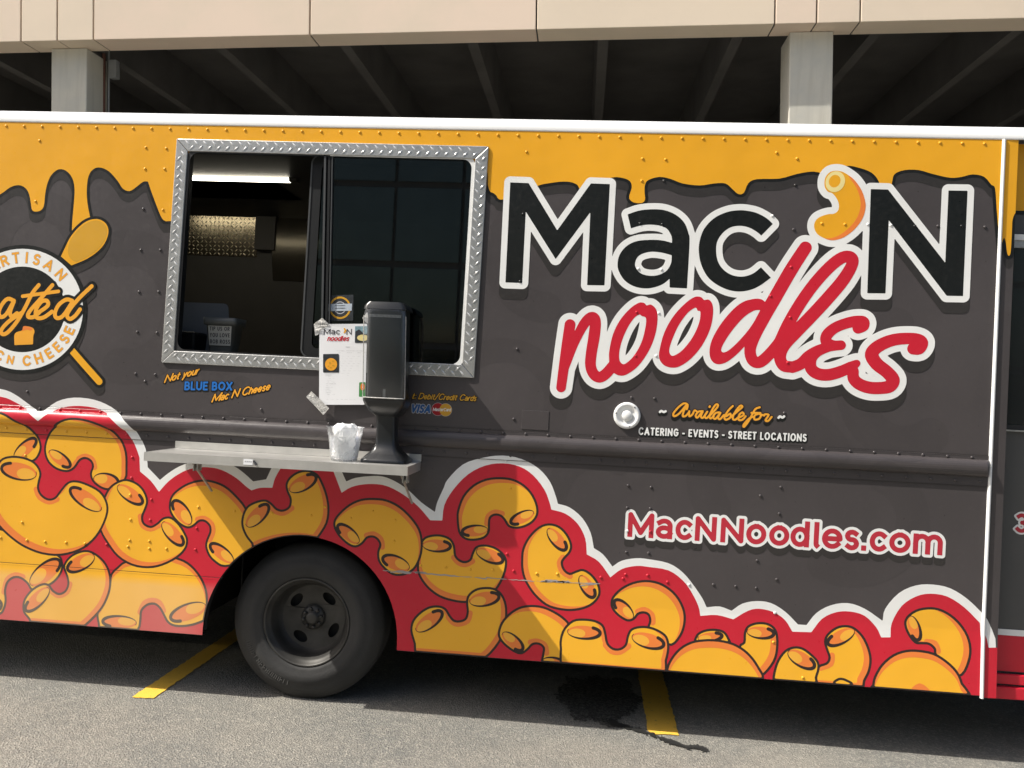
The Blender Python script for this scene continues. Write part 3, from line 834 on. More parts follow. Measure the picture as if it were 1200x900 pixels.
# macaroni: crop origin, outline, shade shift, halo around the notch, ends (cx, cy, a, b, angle, hook end, line side)
A_, B_, C_, D_, F_, G_, H_, I_, J_, K_ = (0, 480, 6), (0, 600, 6), (100, 600, 6), (160, 490, 6), (380, 560, 6), (460, 660, 6), (520, 540, 6), (640, 660, 6), (800, 700, 6), (980, 690, 6)
MAC = [
 (B_, [(-150, 150), (0, 120), (200, 200), (400, 300), (435, 350), (435, 410), (400, 470), (350, 510), (290, 530), (232, 545), (200, 500), (150, 462), (100, 458), (58, 490), (42, 550), (48, 620), (35, 680), (0, 715), (-150, 740), (-260, 600), (-280, 350)],
  (0, 0), [(35, 560), (55, 475), (110, 442), (165, 455)], [(320, 425, 130, 60, -40, 1, -1), (-40, 650, 60, 50, 0, 1, 1)]),
 (C_, [(185, 440), (230, 390), (285, 350), (400, 330), (560, 310), (640, 325), (720, 360), (790, 430), (840, 520), (858, 610), (850, 740), (800, 775), (720, 795), (640, 795), (590, 770), (560, 720), (530, 670), (490, 642), (440, 650), (400, 690), (395, 750), (380, 820), (300, 860), (130, 850), (105, 780), (95, 700), (140, 620), (175, 530)],
  (0, 5), [(392, 700), (420, 640), (470, 620), (525, 635), (555, 690)], [(250, 770, 118, 42, 3, -1, -1), (730, 700, 130, 55, -20, -1, -1)]),
 (B_, [(455, 370), (490, 320), (550, 285), (620, 275), (690, 310), (745, 370), (775, 450), (775, 540), (745, 630), (700, 700), (610, 790), (500, 860), (260, 830), (220, 750), (180, 700), (175, 640), (195, 590), (240, 540), (300, 508), (345, 512), (375, 550), (420, 575), (465, 555), (485, 505), (475, 450), (455, 400)],
  (-5, -3), [(375, 560), (420, 585), (475, 560), (495, 505)], [(570, 355, 105, 50, -28, -1, 1), (270, 610, 110, 45, -45, -1, 1)]),
 (A_, [(320, 250), (345, 180), (400, 115), (480, 72), (570, 65), (680, 90), (780, 140), (850, 210), (885, 300), (890, 400), (880, 490), (800, 540), (755, 560), (700, 540), (655, 500), (640, 450), (655, 400), (640, 360), (600, 340), (560, 355), (520, 410), (470, 432), (400, 415), (345, 370), (320, 310)],
  (-5, 1), [(555, 345), (600, 328), (650, 352), (666, 405)], [(420, 345, 90, 38, 37, 1, -1), (745, 500, 88, 50, 10, 1, -1)]),
 (A_, [(740, 610), (775, 550), (830, 510), (890, 495), (960, 520), (1010, 570), (1035, 640), (1020, 700), (1000, 750), (1010, 800), (1060, 825), (1110, 800), (1150, 765), (1205, 762), (1260, 810), (1298, 870), (1316, 920), (1300, 980), (1240, 1040), (1140, 1090), (1040, 1108), (930, 1090), (830, 1030), (760, 940), (710, 850), (700, 760), (715, 680)],
  (5, -5), [(988, 750), (1003, 812), (1060, 838), (1118, 812)], [(915, 595, 105, 45, 35, 1, 1), (1215, 870, 105, 45, 48, 1, 1)]),
 (A_, [(-300, 60), (-200, 30), (-60, 10), (50, 30), (130, 80), (210, 130), (265, 190), (287, 260), (270, 320), (235, 358), (150, 380), (60, 370), (-200, 400), (-320, 250)],
  (0, 0), None, [(178, 275, 100, 42, -42, 1, -1)]),
 (A_, [(0, 365), (60, 335), (140, 335), (220, 360), (265, 400), (285, 450), (275, 500), (268, 550), (290, 600), (340, 632), (390, 620), (430, 570), (480, 515), (540, 505), (620, 530), (700, 575), (745, 640), (755, 720), (715, 830), (650, 920), (560, 985), (430, 1020), (300, 1010), (180, 965), (90, 905), (0, 820), (-60, 720), (-90, 600), (-80, 480)],
  (6, -6), [(255, 560), (280, 615), (345, 648), (402, 630)], [(135, 432, 125, 58, 12, -1, 1), (605, 630, 130, 52, 35, -1, 1)]),
 (D_, [(235, 610), (250, 550), (300, 500), (370, 460), (450, 440), (530, 445), (620, 480), (700, 550), (770, 640), (800, 760), (830, 880), (750, 1000), (620, 1040), (550, 1005), (510, 960), (490, 900), (500, 850), (520, 800), (515, 755), (480, 722), (440, 722), (400, 755), (360, 768), (310, 745), (265, 700), (240, 655)],
  (-3, 5), [(430, 712), (478, 706), (528, 745), (536, 800), (515, 855)], [(320, 665, 100, 48, 55, -1, -1), (600, 950, 100, 42, 38, -1, -1)]),
 (D_, [(770, 640), (800, 610), (860, 585), (910, 580), (950, 605), (985, 640), (1030, 650), (1075, 625), (1085, 570), (1065, 520), (1055, 470), (1080, 420), (1140, 380), (1210, 372), (1270, 400), (1310, 470), (1340, 560), (1350, 650), (1335, 740), (1280, 830), (1200, 930), (860, 930), (815, 880), (770, 820), (745, 750), (750, 690)],
  (-5, -2), [(935, 612), (980, 655), (1035, 666), (1092, 632)], [(850, 685, 105, 48, -45, 1, 1), (1168, 458, 105, 50, -28, 1, 1)]),
 (F_, [(660, 600), (668, 530), (680, 465), (710, 422), (770, 405), (830, 408), (885, 432), (912, 480), (920, 545), (950, 580), (990, 592), (1028, 575), (1045, 530), (1070, 488), (1120, 475), (1185, 487), (1240, 520), (1275, 570), (1275, 630), (1250, 710), (1200, 790), (1120, 850), (1000, 872), (900, 860), (810, 830), (740, 780), (690, 720), (662, 660)],
  (2, -6), [(912, 560), (945, 595), (992, 608), (1042, 585)], [(790, 475, 98, 42, 3, 1, 1), (1163, 545, 100, 45, 22, 1, 1)]),
 (F_, [(75, 350), (75, 300), (110, 250), (180, 190), (260, 155), (350, 148), (440, 160), (530, 205), (610, 280), (665, 360), (685, 440), (680, 530), (650, 610), (610, 655), (550, 680), (480, 675), (420, 630), (385, 580), (380, 520), (395, 470), (375, 430), (340, 412), (300, 420), (265, 460), (220, 482), (170, 465), (110, 410)],
  (-2, 5), [(298, 405), (348, 396), (398, 432), (408, 485)], [(170, 395, 95, 42, 40, -1, -1), (505, 600, 100, 48, 22, -1, -1)]),
 (H_, [(98, 400), (105, 340), (140, 250), (210, 175), (300, 132), (400, 122), (490, 135), (570, 180), (625, 245), (655, 320), (655, 380), (620, 430), (560, 462), (500, 470), (455, 455), (430, 415), (400, 385), (360, 378), (325, 400), (318, 450), (315, 500), (280, 540), (210, 555), (150, 545), (110, 500)],
  (4, 4), [(305, 440), (315, 390), (360, 362), (410, 372)], [(220, 493, 90, 38, -5, -1, -1), (553, 398, 88, 38, -25, -1, -1)]),
 (H_, [(552, 690), (560, 620), (600, 540), (670, 470), (740, 447), (810, 465), (865, 520), (895, 590), (885, 640), (850, 680), (830, 715), (845, 765), (885, 795), (930, 780), (980, 768), (1040, 805), (1085, 870), (1093, 940), (1050, 1000), (980, 1035), (890, 1048), (800, 1038), (720, 1010), (640, 940), (580, 850), (555, 770)],
  (5, -3), [(838, 680), (815, 718), (835, 778), (888, 810)], [(795, 550, 95, 42, 50, 1, 1), (1008, 882, 88, 42, 58, 1, 1)]),
 (G_, [(135, 470), (150, 400), (200, 345), (260, 310), (320, 303), (370, 320), (400, 365), (430, 400), (470, 407), (515, 390), (530, 340), (525, 280), (535, 230), (580, 190), (640, 175), (710, 180), (765, 220), (795, 290), (800, 370), (790, 450), (750, 550), (650, 660), (500, 720), (200, 700), (160, 560)],
  (-5, -3), [(395, 378), (430, 415), (472, 423), (528, 402), (545, 350)], [(258, 405, 110, 48, -36, 1, 1), (645, 250, 105, 48, -10, 1, 1)]),
 (G_, [(750, 480), (770, 420), (820, 360), (890, 315), (970, 300), (1060, 310), (1140, 345), (1200, 385), (1240, 430), (1260, 520), (1250, 690), (1200, 740), (1060, 720), (1060, 640), (1065, 590), (1030, 562), (985, 565), (950, 600), (905, 628), (850, 610), (790, 565), (755, 520)],
  (-4, 5), [(972, 552), (1018, 546), (1070, 572), (1082, 625)], [(845, 545, 90, 40, 40, 1, -1), (1130, 690, 75, 32, 8, 1, -1)]),
 (I_, [(460, 280), (475, 235), (530, 180), (610, 140), (700, 125), (790, 140), (870, 185), (930, 250), (970, 340), (970, 430), (940, 510), (880, 570), (800, 540), (715, 470), (725, 430), (732, 400), (720, 360), (685, 345), (645, 355), (615, 390), (570, 400), (510, 365), (470, 320)],
  (-4, 5), [(645, 340), (692, 328), (742, 362), (748, 415)], [(545, 325, 88, 42, 45, -1, -1)]),
 (I_, [(105, 600), (105, 530), (130, 460), (190, 405), (260, 395), (340, 405), (395, 435), (415, 490), (430, 560), (470, 598), (520, 600), (560, 570), (575, 510), (600, 465), (660, 447), (730, 452), (800, 480), (845, 520), (858, 590), (840, 680), (800, 780), (400, 790), (130, 740)],
  (-4, -1), [(418, 570), (460, 614), (520, 618), (578, 578)], [(265, 482, 115, 45, 3, 1, 1), (715, 540, 115, 50, 15, 1, 1)]),
 (J_, [(85, 300), (110, 255), (170, 230), (240, 228), (290, 245), (320, 290), (330, 340), (200, 360), (80, 340)], (0, 0), None, [(190, 275, 85, 30, -6, 1, 1)]),
 (J_, [(437, 250), (460, 205), (520, 182), (590, 185), (640, 215), (662, 270), (660, 370), (635, 450), (565, 535), (500, 560), (430, 450), (400, 345), (432, 315)], (-6, -3), None, [(545, 245, 95, 40, 5, 1, 1)]),
 (J_, [(-110, 500), (-80, 430), (-20, 360), (60, 315), (150, 300), (250, 302), (350, 325), (430, 370), (490, 430), (535, 500), (560, 560), (500, 640), (-130, 620)], (0, 7), None, []),
 (J_, [(1000, 310), (1020, 260), (1080, 215), (1140, 202), (1200, 215), (1260, 270), (1300, 350), (1317, 430), (1305, 510), (1270, 580), (1230, 660), (950, 660), (930, 560), (950, 485), (1010, 460), (1030, 420), (1015, 370)], (-6, -2), [(1045, 405), (1035, 462), (965, 490)], [(1112, 275, 105, 45, -27, -1, 1)]),
 (J_, [(1060, 600), (1080, 575), (1110, 567), (1150, 580), (1185, 608), (1120, 660)], (0, 0), None, []),
 (J_, [(635, 570), (645, 510), (670, 440), (720, 375), (780, 350), (840, 358), (900, 400), (945, 450), (950, 500), (932, 560), (920, 640), (640, 640)], (0, 0), None, [(830, 430, 105, 48, 30, 1, 1)]),
 (K_, [(485, 250), (500, 200), (560, 155), (640, 137), (720, 145), (800, 185), (870, 250), (920, 330), (940, 420), (925, 510), (880, 595), (800, 610), (700, 470), (690, 420), (650, 385), (600, 380), (555, 375), (510, 320)], (-6, -1), [(635, 372), (690, 384), (710, 435)], [(545, 275, 88, 40, 72, 1, -1)]),
 (K_, [(255, 670), (270, 610), (320, 530), (400, 465), (490, 435), (580, 435), (680, 455), (770, 510), (840, 580), (875, 660), (885, 760), (260, 740)], (0, 6), [(530, 715), (580, 680), (630, 715)], []),
]
# the pattern goes on towards the rear of the truck
more = []
for src, dx_, dy_ in ((3, -178, 2), (2, -172, -4), (4, -236, 4), (6, -262, -8)):
    o, pts, sh, halo, ends = MAC[src]
    more.append(((o[0] + dx_, o[1] + dy_, o[2]), pts, sh, halo, ends))
MAC = more + MAC
shapes = [inter(poly(T(*o, pts), 3), clipf) for (o, pts, sh, halo, ends) in MAC]
BW = 2.7 * PX
for i, (o, pts, shv, halo, ends) in enumerate(MAC):
    f = shapes[i]
    above = [grow(shapes[j], BW * 0.5) for j in range(i + 1, len(MAC)) if overlap(np.array(f.bb) + [-.02, -.02, .02, .02], np.array(shapes[j].bb))]
    vis = (lambda g, ab: (sub(g, *ab) if ab else g))
    s = o[2]
    mb = MB()
    blk = inter(grow(f, BW * 0.5), clipf); yel = grow(f, -BW * 0.5)
    blk_v = vis(blk, above); yel_v = vis(yel, above)
    fill(mb, blk_v, 'wrap_line', 0.0035, skin(2)); art(blk_v, 'wrap_line')
    fill(mb, yel_v, 'wrap_noodle', 0.0035, skin(3)); art(yel_v, 'wrap_noodle')
    og = []
    if shv != (0, 0):
        og.append(sub(yel, shift(yel, shv[0] * PX, -shv[1] * PX)))
    if halo:
        og.append(inter(path(T(*o, halo), 3.4, 3), yel))
    e_cut = []
    ends_f = []
    for (cx_, cy_, a, b, ang, hk, sd) in ends:
        u, v = o[0] + cx_ / s, o[1] + cy_ / s
        a, b = a / s, b / s
        ef = ell(u, v, a, b, ang)
        c_, s_ = math.cos(math.radians(ang)), math.sin(math.radians(ang))
        loc = lambda x, y: (u + x * c_ - y * s_, v + x * s_ + y * c_)
        lobe = ell(*loc(-hk * a * 0.42, sd * b * 0.22), a * 0.52, b * 0.72, ang)
        ln = []; wd_ = []
        for k, th in enumerate(np.linspace(-55, 200, 26)):
            r = math.radians(th); tq = min(1.0, max(0.0, (10 - th) / 90.0))
            ln.append(loc(hk * a * math.cos(r) * (1 - 0.04 * tq), sd * b * math.sin(r) * (1 - 0.16 * tq)))
            wd_.append(1.9 if th < 30 else max(0.32, 1.9 - (th - 30) / 85.0))
        lf = path(ln, wd_, 2)
        e_cut.append(ef)
        ends_f.append((ef, lobe, lf))
    if og:
        g = union(og)
        if e_cut: g = sub(g, *e_cut)
        g = vis(g, above)
        fill(mb, g, 'wrap_orange', 0.0035, skin(4))
    for ef, lobe, lf in ends_f:
        fill(mb, vis(inter(sub(ef, lobe), yel), above), 'wrap_orange', 0.003, skin(4))
        fill(mb, vis(inter(inter(lobe, ef), yel), above), 'wrap_pale_noodle', 0.003, skin(4))
        fill(mb, vis(inter(lf, f), above), 'wrap_line', 0.0022, skin(5))
    mb.build('noodle_graphic', truck)

# ------------------------------------------------------------------ lettering
def arc(cx, cy, rx, ry, a0, a1, n=14):
    return [(cx + rx * math.cos(math.radians(a)), cy + ry * math.sin(math.radians(a))) for a in np.linspace(a0, a1, n)]
GL = {   # strokes in a unit box, width factor, height class
 'M': ([[(0, 0), (0, 1), (.5, .12), (1, 1), (1, 0)]], 1.0), 'N': ([[(0, 0), (0, 1), (1, 0), (1, 1)]], .8), 'A': ([[(0, 0), (.5, 1), (1, 0)], [(.2, .3), (.8, .3)]], .85),
 'B': ([[(0, 0), (0, 1), (.5, 1)] + arc(.5, .76, .42, .24, 90, -90) + [(.5, .52), (0, .52)], [(.5, .52)] + arc(.55, .26, .45, .26, 90, -90) + [(0, 0)]], .66),
 'C': ([arc(.55, .5, .55, .5, 45, 315, 20)], .8), 'D': ([[(0, 0), (0, 1), (.4, 1)] + arc(.4, .5, .6, .5, 90, -90) + [(0, 0)]], .8),
 'E': ([[(1, 0), (0, 0), (0, 1), (1, 1)], [(0, .52), (.85, .52)]], .55), 'F': ([[(0, 0), (0, 1), (1, 1)], [(0, .5), (.85, .5)]], .55),
 'G': ([arc(.52, .5, .52, .5, 48, 330, 20) + [(1, .48), (.6, .48)]], .82), 'H': ([[(0, 0), (0, 1)], [(1, 0), (1, 1)], [(0, .5), (1, .5)]], .75), 'I': ([[(.5, 0), (.5, 1)]], .12),
 'L': ([[(0, 1), (0, 0), (1, 0)]], .5), 'O': ([arc(.5, .5, .5, .5, 90, 450, 26)], .92), 'P': ([[(0, 0), (0, 1), (.5, 1)] + arc(.5, .74, .5, .26, 90, -90) + [(0, .48)]], .6),
 'R': ([[(0, 0), (0, 1), (.5, 1)] + arc(.5, .74, .48, .26, 90, -90) + [(0, .48)], [(.5, .48), (1, 0)]], .65),
 'S': ([arc(.5, .75, .48, .25, 40, 250, 12) + arc(.5, .25, .5, .27, 80, -140, 12)], .6), 'T': ([[(0, 1), (1, 1)], [(.5, 1), (.5, 0)]], .62), 'U': ([[(0, 1), (0, .4)] + arc(.5, .38, .5, .38, 180, 360) + [(1, 1)]], .74),
 'V': ([[(0, 1), (.5, 0), (1, 1)]], .8), 'X': ([[(0, 0), (1, 1)], [(0, 1), (1, 0)]], .74), 'Y': ([[(0, 1), (.5, .5), (1, 1)], [(.5, .5), (.5, 0)]], .7),
 '3': ([arc(.45, .76, .5, .24, 140, -85, 12) + arc(.45, .27, .55, .27, 85, -145, 12)], .62),
 'a': ([[(.08, .88)] + arc(.5, .68, .5, .32, 115, 0, 8) + [(1, 0)], arc(.5, .28, .5, .28, 60, 330, 14) + [(1, .2)]], .66, 'x'),
 'b': ([[(0, 1.36), (0, 0)], arc(.5, .5, .5, .5, 180, 540, 20)], .78, 'x'), 'c': ([arc(.55, .5, .55, .5, 48, 312, 18)], .7, 'x'),
 'd': ([[(1, 1.36), (1, 0)], arc(.5, .5, .5, .5, 0, 360, 20)], .78, 'x'), 'e': ([[(.02, .5), (1, .5)] + arc(.5, .5, .5, .5, 0, 318, 20)], .76, 'x'),
 'f': ([[(.3, -.1), (.35, 1.1), (.55, 1.38), (.9, 1.3)], [(0, .9), (.8, .9)]], .42, 'x'), 'h': ([[(0, 0), (0, 1.36)], [(0, .5)] + arc(.5, .55, .5, .45, 160, 0) + [(1, 0)]], .7, 'x'),
 'i': ([[(.5, 0), (.5, 1)], [(.5, 1.3), (.5, 1.33)]], .14, 'x'), 'l': ([[(.2, 1.36), (.2, .25)] + arc(.7, .22, .5, .22, 180, 270, 5)], .26, 'x'),
 'm': ([[(0, 0), (0, 1)], [(0, .6)] + arc(.25, .62, .25, .38, 170, 0) + [(.5, 0)], [(.5, .6)] + arc(.75, .62, .25, .38, 170, 0) + [(1, 0)]], 1.16, 'x'),
 'n': ([[(0, 0), (0, 1)], [(0, .5)] + arc(.5, .55, .5, .45, 160, 0) + [(1, 0)]], .68, 'x'), 'o': ([arc(.5, .5, .5, .5, 90, 450, 24)], .8, 'x'),
 'r': ([[(0, 0), (0, 1)], [(0, .6), (.35, .95), (1, 1)]], .4, 'x'), 's': ([arc(.5, .75, .48, .25, 40, 250, 10) + arc(.5, .25, .5, .27, 80, -140, 10)], .56, 'x'),
 't': ([[(.4, 1.36), (.4, .25), (.6, 0), (.95, .05)], [(0, .95), (.95, .95)]], .46, 'x'), 'u': ([[(0, 1), (0, .4)] + arc(.5, .38, .5, .38, 180, 360) + [(1, 1), (1, 0)]], .68, 'x'),
 'v': ([[(0, 1), (.45, 0), (1, 1)]], .66, 'x'), 'y': ([[(0, 1), (.45, .05)], [(1, 1), (.2, -.5)]], .66, 'x'),
 '.': ([[(.5, 0), (.5, .02)]], .14), '-': ([[(0, .38), (1, .38)]], .32), '/': ([[(0, -.1), (1, 1.1)]], .45), '~': ([[(0, .3), (.25, .5), (.7, .28), (1, .48)]], .6), ':': ([[(.5, .1), (.5, .12)], [(.5, .6), (.5, .62)]], .14), ' ': ([], .38)}
def glyph(ch, place, sw, xh, cap='square', n=1):
    """place(x, y): x in 0..1 across the letter, y in cap heights"""
    g = GL[ch]; k = xh if len(g) > 2 else 1.0
    return [sd_stroke(np.array([place(px, py * k) for px, py in st_]), sw, cap) for st_ in g[0]]
def text_line(txt, p0, p1, hgt, sw, xh=0.74, slant=0.0, gap=0.16, cap='square', mapper=None, spans=None):
    """letters from drawing point p0 to p1 (baseline), cap height hgt, stroke width sw, all in drawing units"""
    mp = mapper or P
    p0, p1 = np.array(p0, float), np.array(p1, float)
    L = np.linalg.norm(p1 - p0); e = (p1 - p0) / L
    up = np.array([0.055 + slant, -1.0])
    ws = [GL[c][1] * (1 if len(GL[c]) < 3 else xh) for c in txt]
    tot = sum(ws) * hgt + sum(sw for c in txt if c != ' ') + gap * hgt * (len(txt) - 1)
    kx = L / tot
    x = 0.0; fs = []
    for i, c in enumerate(txt):
        w = (ws[i] * hgt + (sw if c != ' ' else 0)) * kx
        a, b = x + sw / 2, x + w - sw / 2
        if spans: a, b = spans[i][0] - p0[0] + sw / 2, spans[i][1] - p0[0] - sw / 2
        def place(px, py, a=a, b=b):
            q = p0 + e * (a + (b - a) * px) + up * (sw / 2 + py * (hgt - sw))
            return mp(*q)
        scale = np.hypot(*(np.array(mp(*(p0 + np.array([1.0, 0])))) - np.array(mp(*p0))))
        fs += glyph(c, place, sw / 2 * scale, xh, cap)
        x += w + gap * hgt * kx
    return union(fs)

# big name: Mac 'N noodles
Mf = sd_poly(PP(T(570, 190, 6, [(168, 143), (297, 148), (498, 480), (735, 150), (868, 155), (830, 867), (708, 865), (731, 352), (487, 682), (277, 348), (252, 850), (134, 846)])))
a_o = poly(T(720, 210, 6, [(93, 248, 1), (170, 222), (260, 212), (350, 218), (430, 250), (490, 305), (520, 380), (528, 450), (510, 768, 1), (388, 762, 1), (388, 700, 1), (340, 738), (270, 763), (200, 767), (130, 750), (70, 710), (32, 650), (22, 600), (35, 535), (80, 475), (150, 438), (240, 427), (330, 430), (405, 448, 1), (402, 405), (375, 355), (330, 330), (260, 320), (190, 325), (116, 346, 1)]))
a_h = poly(T(720, 210, 6, [(403, 535, 1), (398, 590), (370, 640), (320, 670), (260, 680), (190, 665), (152, 625), (145, 590), (165, 545), (210, 520), (270, 510), (340, 518)]))
af = sub(a_o, a_h)
cf = poly(T(720, 210, 6, [(1113, 315, 1), (1070, 275), (1000, 238), (930, 222), (870, 219), (790, 232), (700, 275), (630, 350), (598, 440), (594, 520), (610, 600), (650, 680), (710, 735), (790, 775), (870, 790), (950, 780), (1020, 750), (1100, 693, 1), (1030, 620, 1), (980, 660), (930, 680), (880, 685), (820, 672), (765, 635), (728, 580), (715, 510), (722, 440), (760, 380), (815, 340), (880, 328), (945, 340), (1000, 370), (1032, 397, 1)]))
Nf = sd_poly(PP(T(980, 200, 6, [(242, 130), (363, 133), (765, 648), (788, 140), (922, 142), (890, 882), (775, 880), (368, 348), (345, 863), (217, 862)])))
mac = union([Mf, af, cf, Nf])
apo = poly(T(890, 180, 7.5, [(720, 158), (780, 190), (840, 240), (900, 330), (930, 430), (928, 500), (900, 580), (840, 660), (760, 725), (690, 755), (630, 762), (570, 745), (510, 710), (482, 660), (483, 610), (510, 570), (560, 545), (610, 532), (655, 528), (690, 500), (697, 450), (680, 400), (640, 350), (600, 335), (572, 290), (575, 220), (610, 170), (660, 152)]))
def S5(l, w): return path(T(640, 330, 6, l), w, 4)
def S6(l, w): return path(T(800, 280, 6, l), w, 4)
def S7(l, w): return path(T(920, 330, 6, l), w, 4)
n_ = [S5([(168, 303), (150, 420), (130, 560), (105, 744)], [6.3, 6.2, 6, 5.6]), S5([(128, 620), (195, 440), (262, 305), (315, 252), (345, 275), (338, 380), (318, 500), (312, 590), (335, 650), (375, 672), (420, 648), (470, 590)], [4.5, 5, 5.8, 6.2, 6.3, 6.6, 6.3, 6.2, 6.2, 6.3, 6.2, 6])]
o1 = sub(poly(T(640, 330, 6, [(445, 480), (470, 370), (520, 270), (590, 190), (650, 150), (688, 150), (705, 168, 1), (740, 163), (775, 200), (783, 270), (765, 380), (720, 490), (650, 590), (580, 645), (530, 662), (480, 645), (450, 600), (442, 540)])),
         poly(T(640, 330, 6, [(655, 232), (672, 242), (703, 262), (690, 360), (660, 450), (610, 530), (560, 575), (535, 578), (515, 550), (515, 490), (535, 410), (575, 320), (620, 255)])))
o2 = sub(poly(T(640, 330, 6, [(797, 480), (830, 360), (890, 250), (970, 160), (1040, 110), (1085, 108), (1110, 130, 1), (1145, 128), (1170, 165), (1172, 240), (1150, 340), (1095, 450), (1020, 540), (940, 595), (880, 605), (825, 585), (795, 540)])),
         poly(T(640, 330, 6, [(1055, 185), (1065, 205), (1084, 214), (1075, 290), (1030, 390), (960, 480), (900, 520), (875, 515), (865, 480), (885, 410), (930, 310), (990, 225), (1035, 190)])))
d_ = [sub(poly(T(800, 280, 6, [(582, 445, 1), (550, 424), (500, 422), (420, 445), (340, 510), (260, 610), (205, 710), (188, 790), (200, 850), (240, 880), (300, 870), (370, 820), (430, 760), (475, 700, 1), (560, 560)])),
          poly(T(800, 280, 6, [(545, 500, 1), (500, 505), (430, 550), (350, 640), (290, 730), (270, 780), (290, 798), (340, 770), (420, 690), (490, 600)]))),
      S6([(862, 62), (760, 220), (645, 420), (560, 570), (500, 690), (473, 780), (490, 850), (535, 868), (590, 830), (660, 750), (700, 690)], [7, 7.4, 7.4, 7.2, 6.8, 6.4, 6.4, 6.5, 6.4, 6.2, 6])]
l_ = [S6([(665, 760), (735, 610), (825, 455), (925, 315), (1035, 195), (1120, 132), (1180, 128), (1192, 175), (1130, 285), (1030, 405), (920, 525), (790, 660), (710, 750), (683, 830), (710, 890), (770, 900)], [6.2, 6.6, 6.6, 6.6, 6.6, 6.6, 6.4, 6.4, 7, 7.2, 7.2, 7.2, 7, 6.6, 6.6, 6.4])]
e_ = [S7([(50, 602), (110, 578), (165, 525), (230, 485), (310, 458), (392, 447)], [6.5, 6.4, 6.4, 6, 5.4, 5.4]),
      S7([(512, 328), (545, 308), (545, 282), (490, 280), (420, 296), (345, 328), (292, 378), (290, 425), (340, 448), (390, 447)], [6, 7, 6.4, 6.2, 6, 6, 6.2, 6, 5.6, 5.4]),
      S7([(300, 460), (225, 492), (180, 545), (182, 610), (230, 648), (305, 655), (390, 632), (460, 600), (503, 575)], [5.5, 6, 6.4, 6.6, 6.6, 6.6, 6.4, 6, 4])]
s_ = [S7([(900, 472), (940, 468), (960, 430), (930, 406), (860, 400), (770, 408), (690, 435), (628, 475), (608, 520), (645, 580), (715, 635), (758, 690), (735, 735), (670, 748), (590, 745), (520, 720), (480, 680), (478, 630)], [6.5, 7, 6.8, 6.4, 6.4, 6.6, 6.8, 7, 7.4, 7.2, 7, 7.2, 7, 6.8, 6.8, 6.6, 6.4, 6])]
noo = union(n_ + [o1, o2] + d_ + l_ + e_ + s_)
OWL = 7.1 * PX
white = union([grow(mac, OWL), grow(noo, 7.4 * PX), grow(apo, 7.6 * PX)])
mb = MB()
fill(mb, shift(white, 0, -12.5 * PX), 'wrap_shade', 0.0035, skin(4)); art(shift(white, 0, -12.5 * PX), 'wrap_shade')
fill(mb, white, 'wrap_white', 0.003, skin(5)); art(white, 'wrap_white')
mb.build('logo_outline', truck)
mb = MB(); fill(mb, mac, 'wrap_black', 0.003, skin(6)); art(mac, 'wrap_black'); mb.build('logo_lettering', truck)['label'] = 'black letters reading Mac N'
mb = MB(); fill(mb, noo, 'wrap_red', 0.0025, skin(7)); art(noo, 'wrap_red'); mb.build('logo_lettering', truck)['label'] = 'red script lettering reading noodles'
mb = MB()
fill(mb, apo, 'wrap_yellow', 0.003, skin(6)); art(apo, 'wrap_yellow')
fill(mb, sub(apo, shift(apo, -5.5 * PX, 2 * PX), ell(975, 215, 22, 18)), 'wrap_orange', 0.0025, skin(7))
ro = ell(890 + 665 / 7.5, 180 + 248 / 7.5, 11.0, 12.6, 30); ri = ell(890 + 660 / 7.5, 180 + 243 / 7.5, 6.6, 7.6, 30)
fill(mb, sub(ro, ri), 'wrap_cream', 0.0025, skin(8)); fill(mb, ri, 'wrap_yellow', 0.0025, skin(8))
mb.build('noodle_apostrophe_graphic', truck)

def printed(name, f, layers, h=0.002, base=2, label=None):
    """layers: (grow, dx, dy, material) from bottom to top in drawing units"""
    mb = MB()
    for k, (g, dx, dy, m) in enumerate(layers):
        q = f if (g, dx, dy) == (0, 0, 0) else shift(grow(f, g * PX), dx * PX, -dy * PX)
        fill(mb, q, m, h, skin(base + k)); art(q, m)
    o = mb.build(name, truck)
    if label: o['label'] = label
    return o
spans = [(735, 765.5), (768, 787.5), (791, 811), (814, 839), (844, 871), (874, 897.5), (901, 924.5), (926, 948), (953, 960.5), (963, 987), (989.6, 1006.5), (1009, 1015.5), (1019, 1039.5), (1042, 1066.8), (1070, 1104.5)]
url = text_line('MacNNoodles.com', (735, 628.9), (1104, 650.8), 29, 5.7, 0.775, spans=spans)
printed('web_address_lettering', url, [(3.2, 0, 8, 'wrap_shade'), (3.2, 0, 0, 'wrap_white'), (0, 0, 0, 'wrap_url_red')], label='red letters reading MacNNoodles.com')
cat_ = text_line('CATERING - EVENTS - STREET LOCATIONS', (748, 509.6), (945, 517.6), 9.2, 1.75, gap=0.17)
printed('service_lettering', cat_, [(1.0, 0.4, 1.0, 'wrap_black'), (0, 0, 0, 'wrap_white')], 0.0014, label='white letters reading CATERING - EVENTS - STREET LOCATIONS')
Av = T(780, 460, 6.667, [])
def S8(l, w=0.95): return path(T(780, 460, 6.667, l), w, 3)
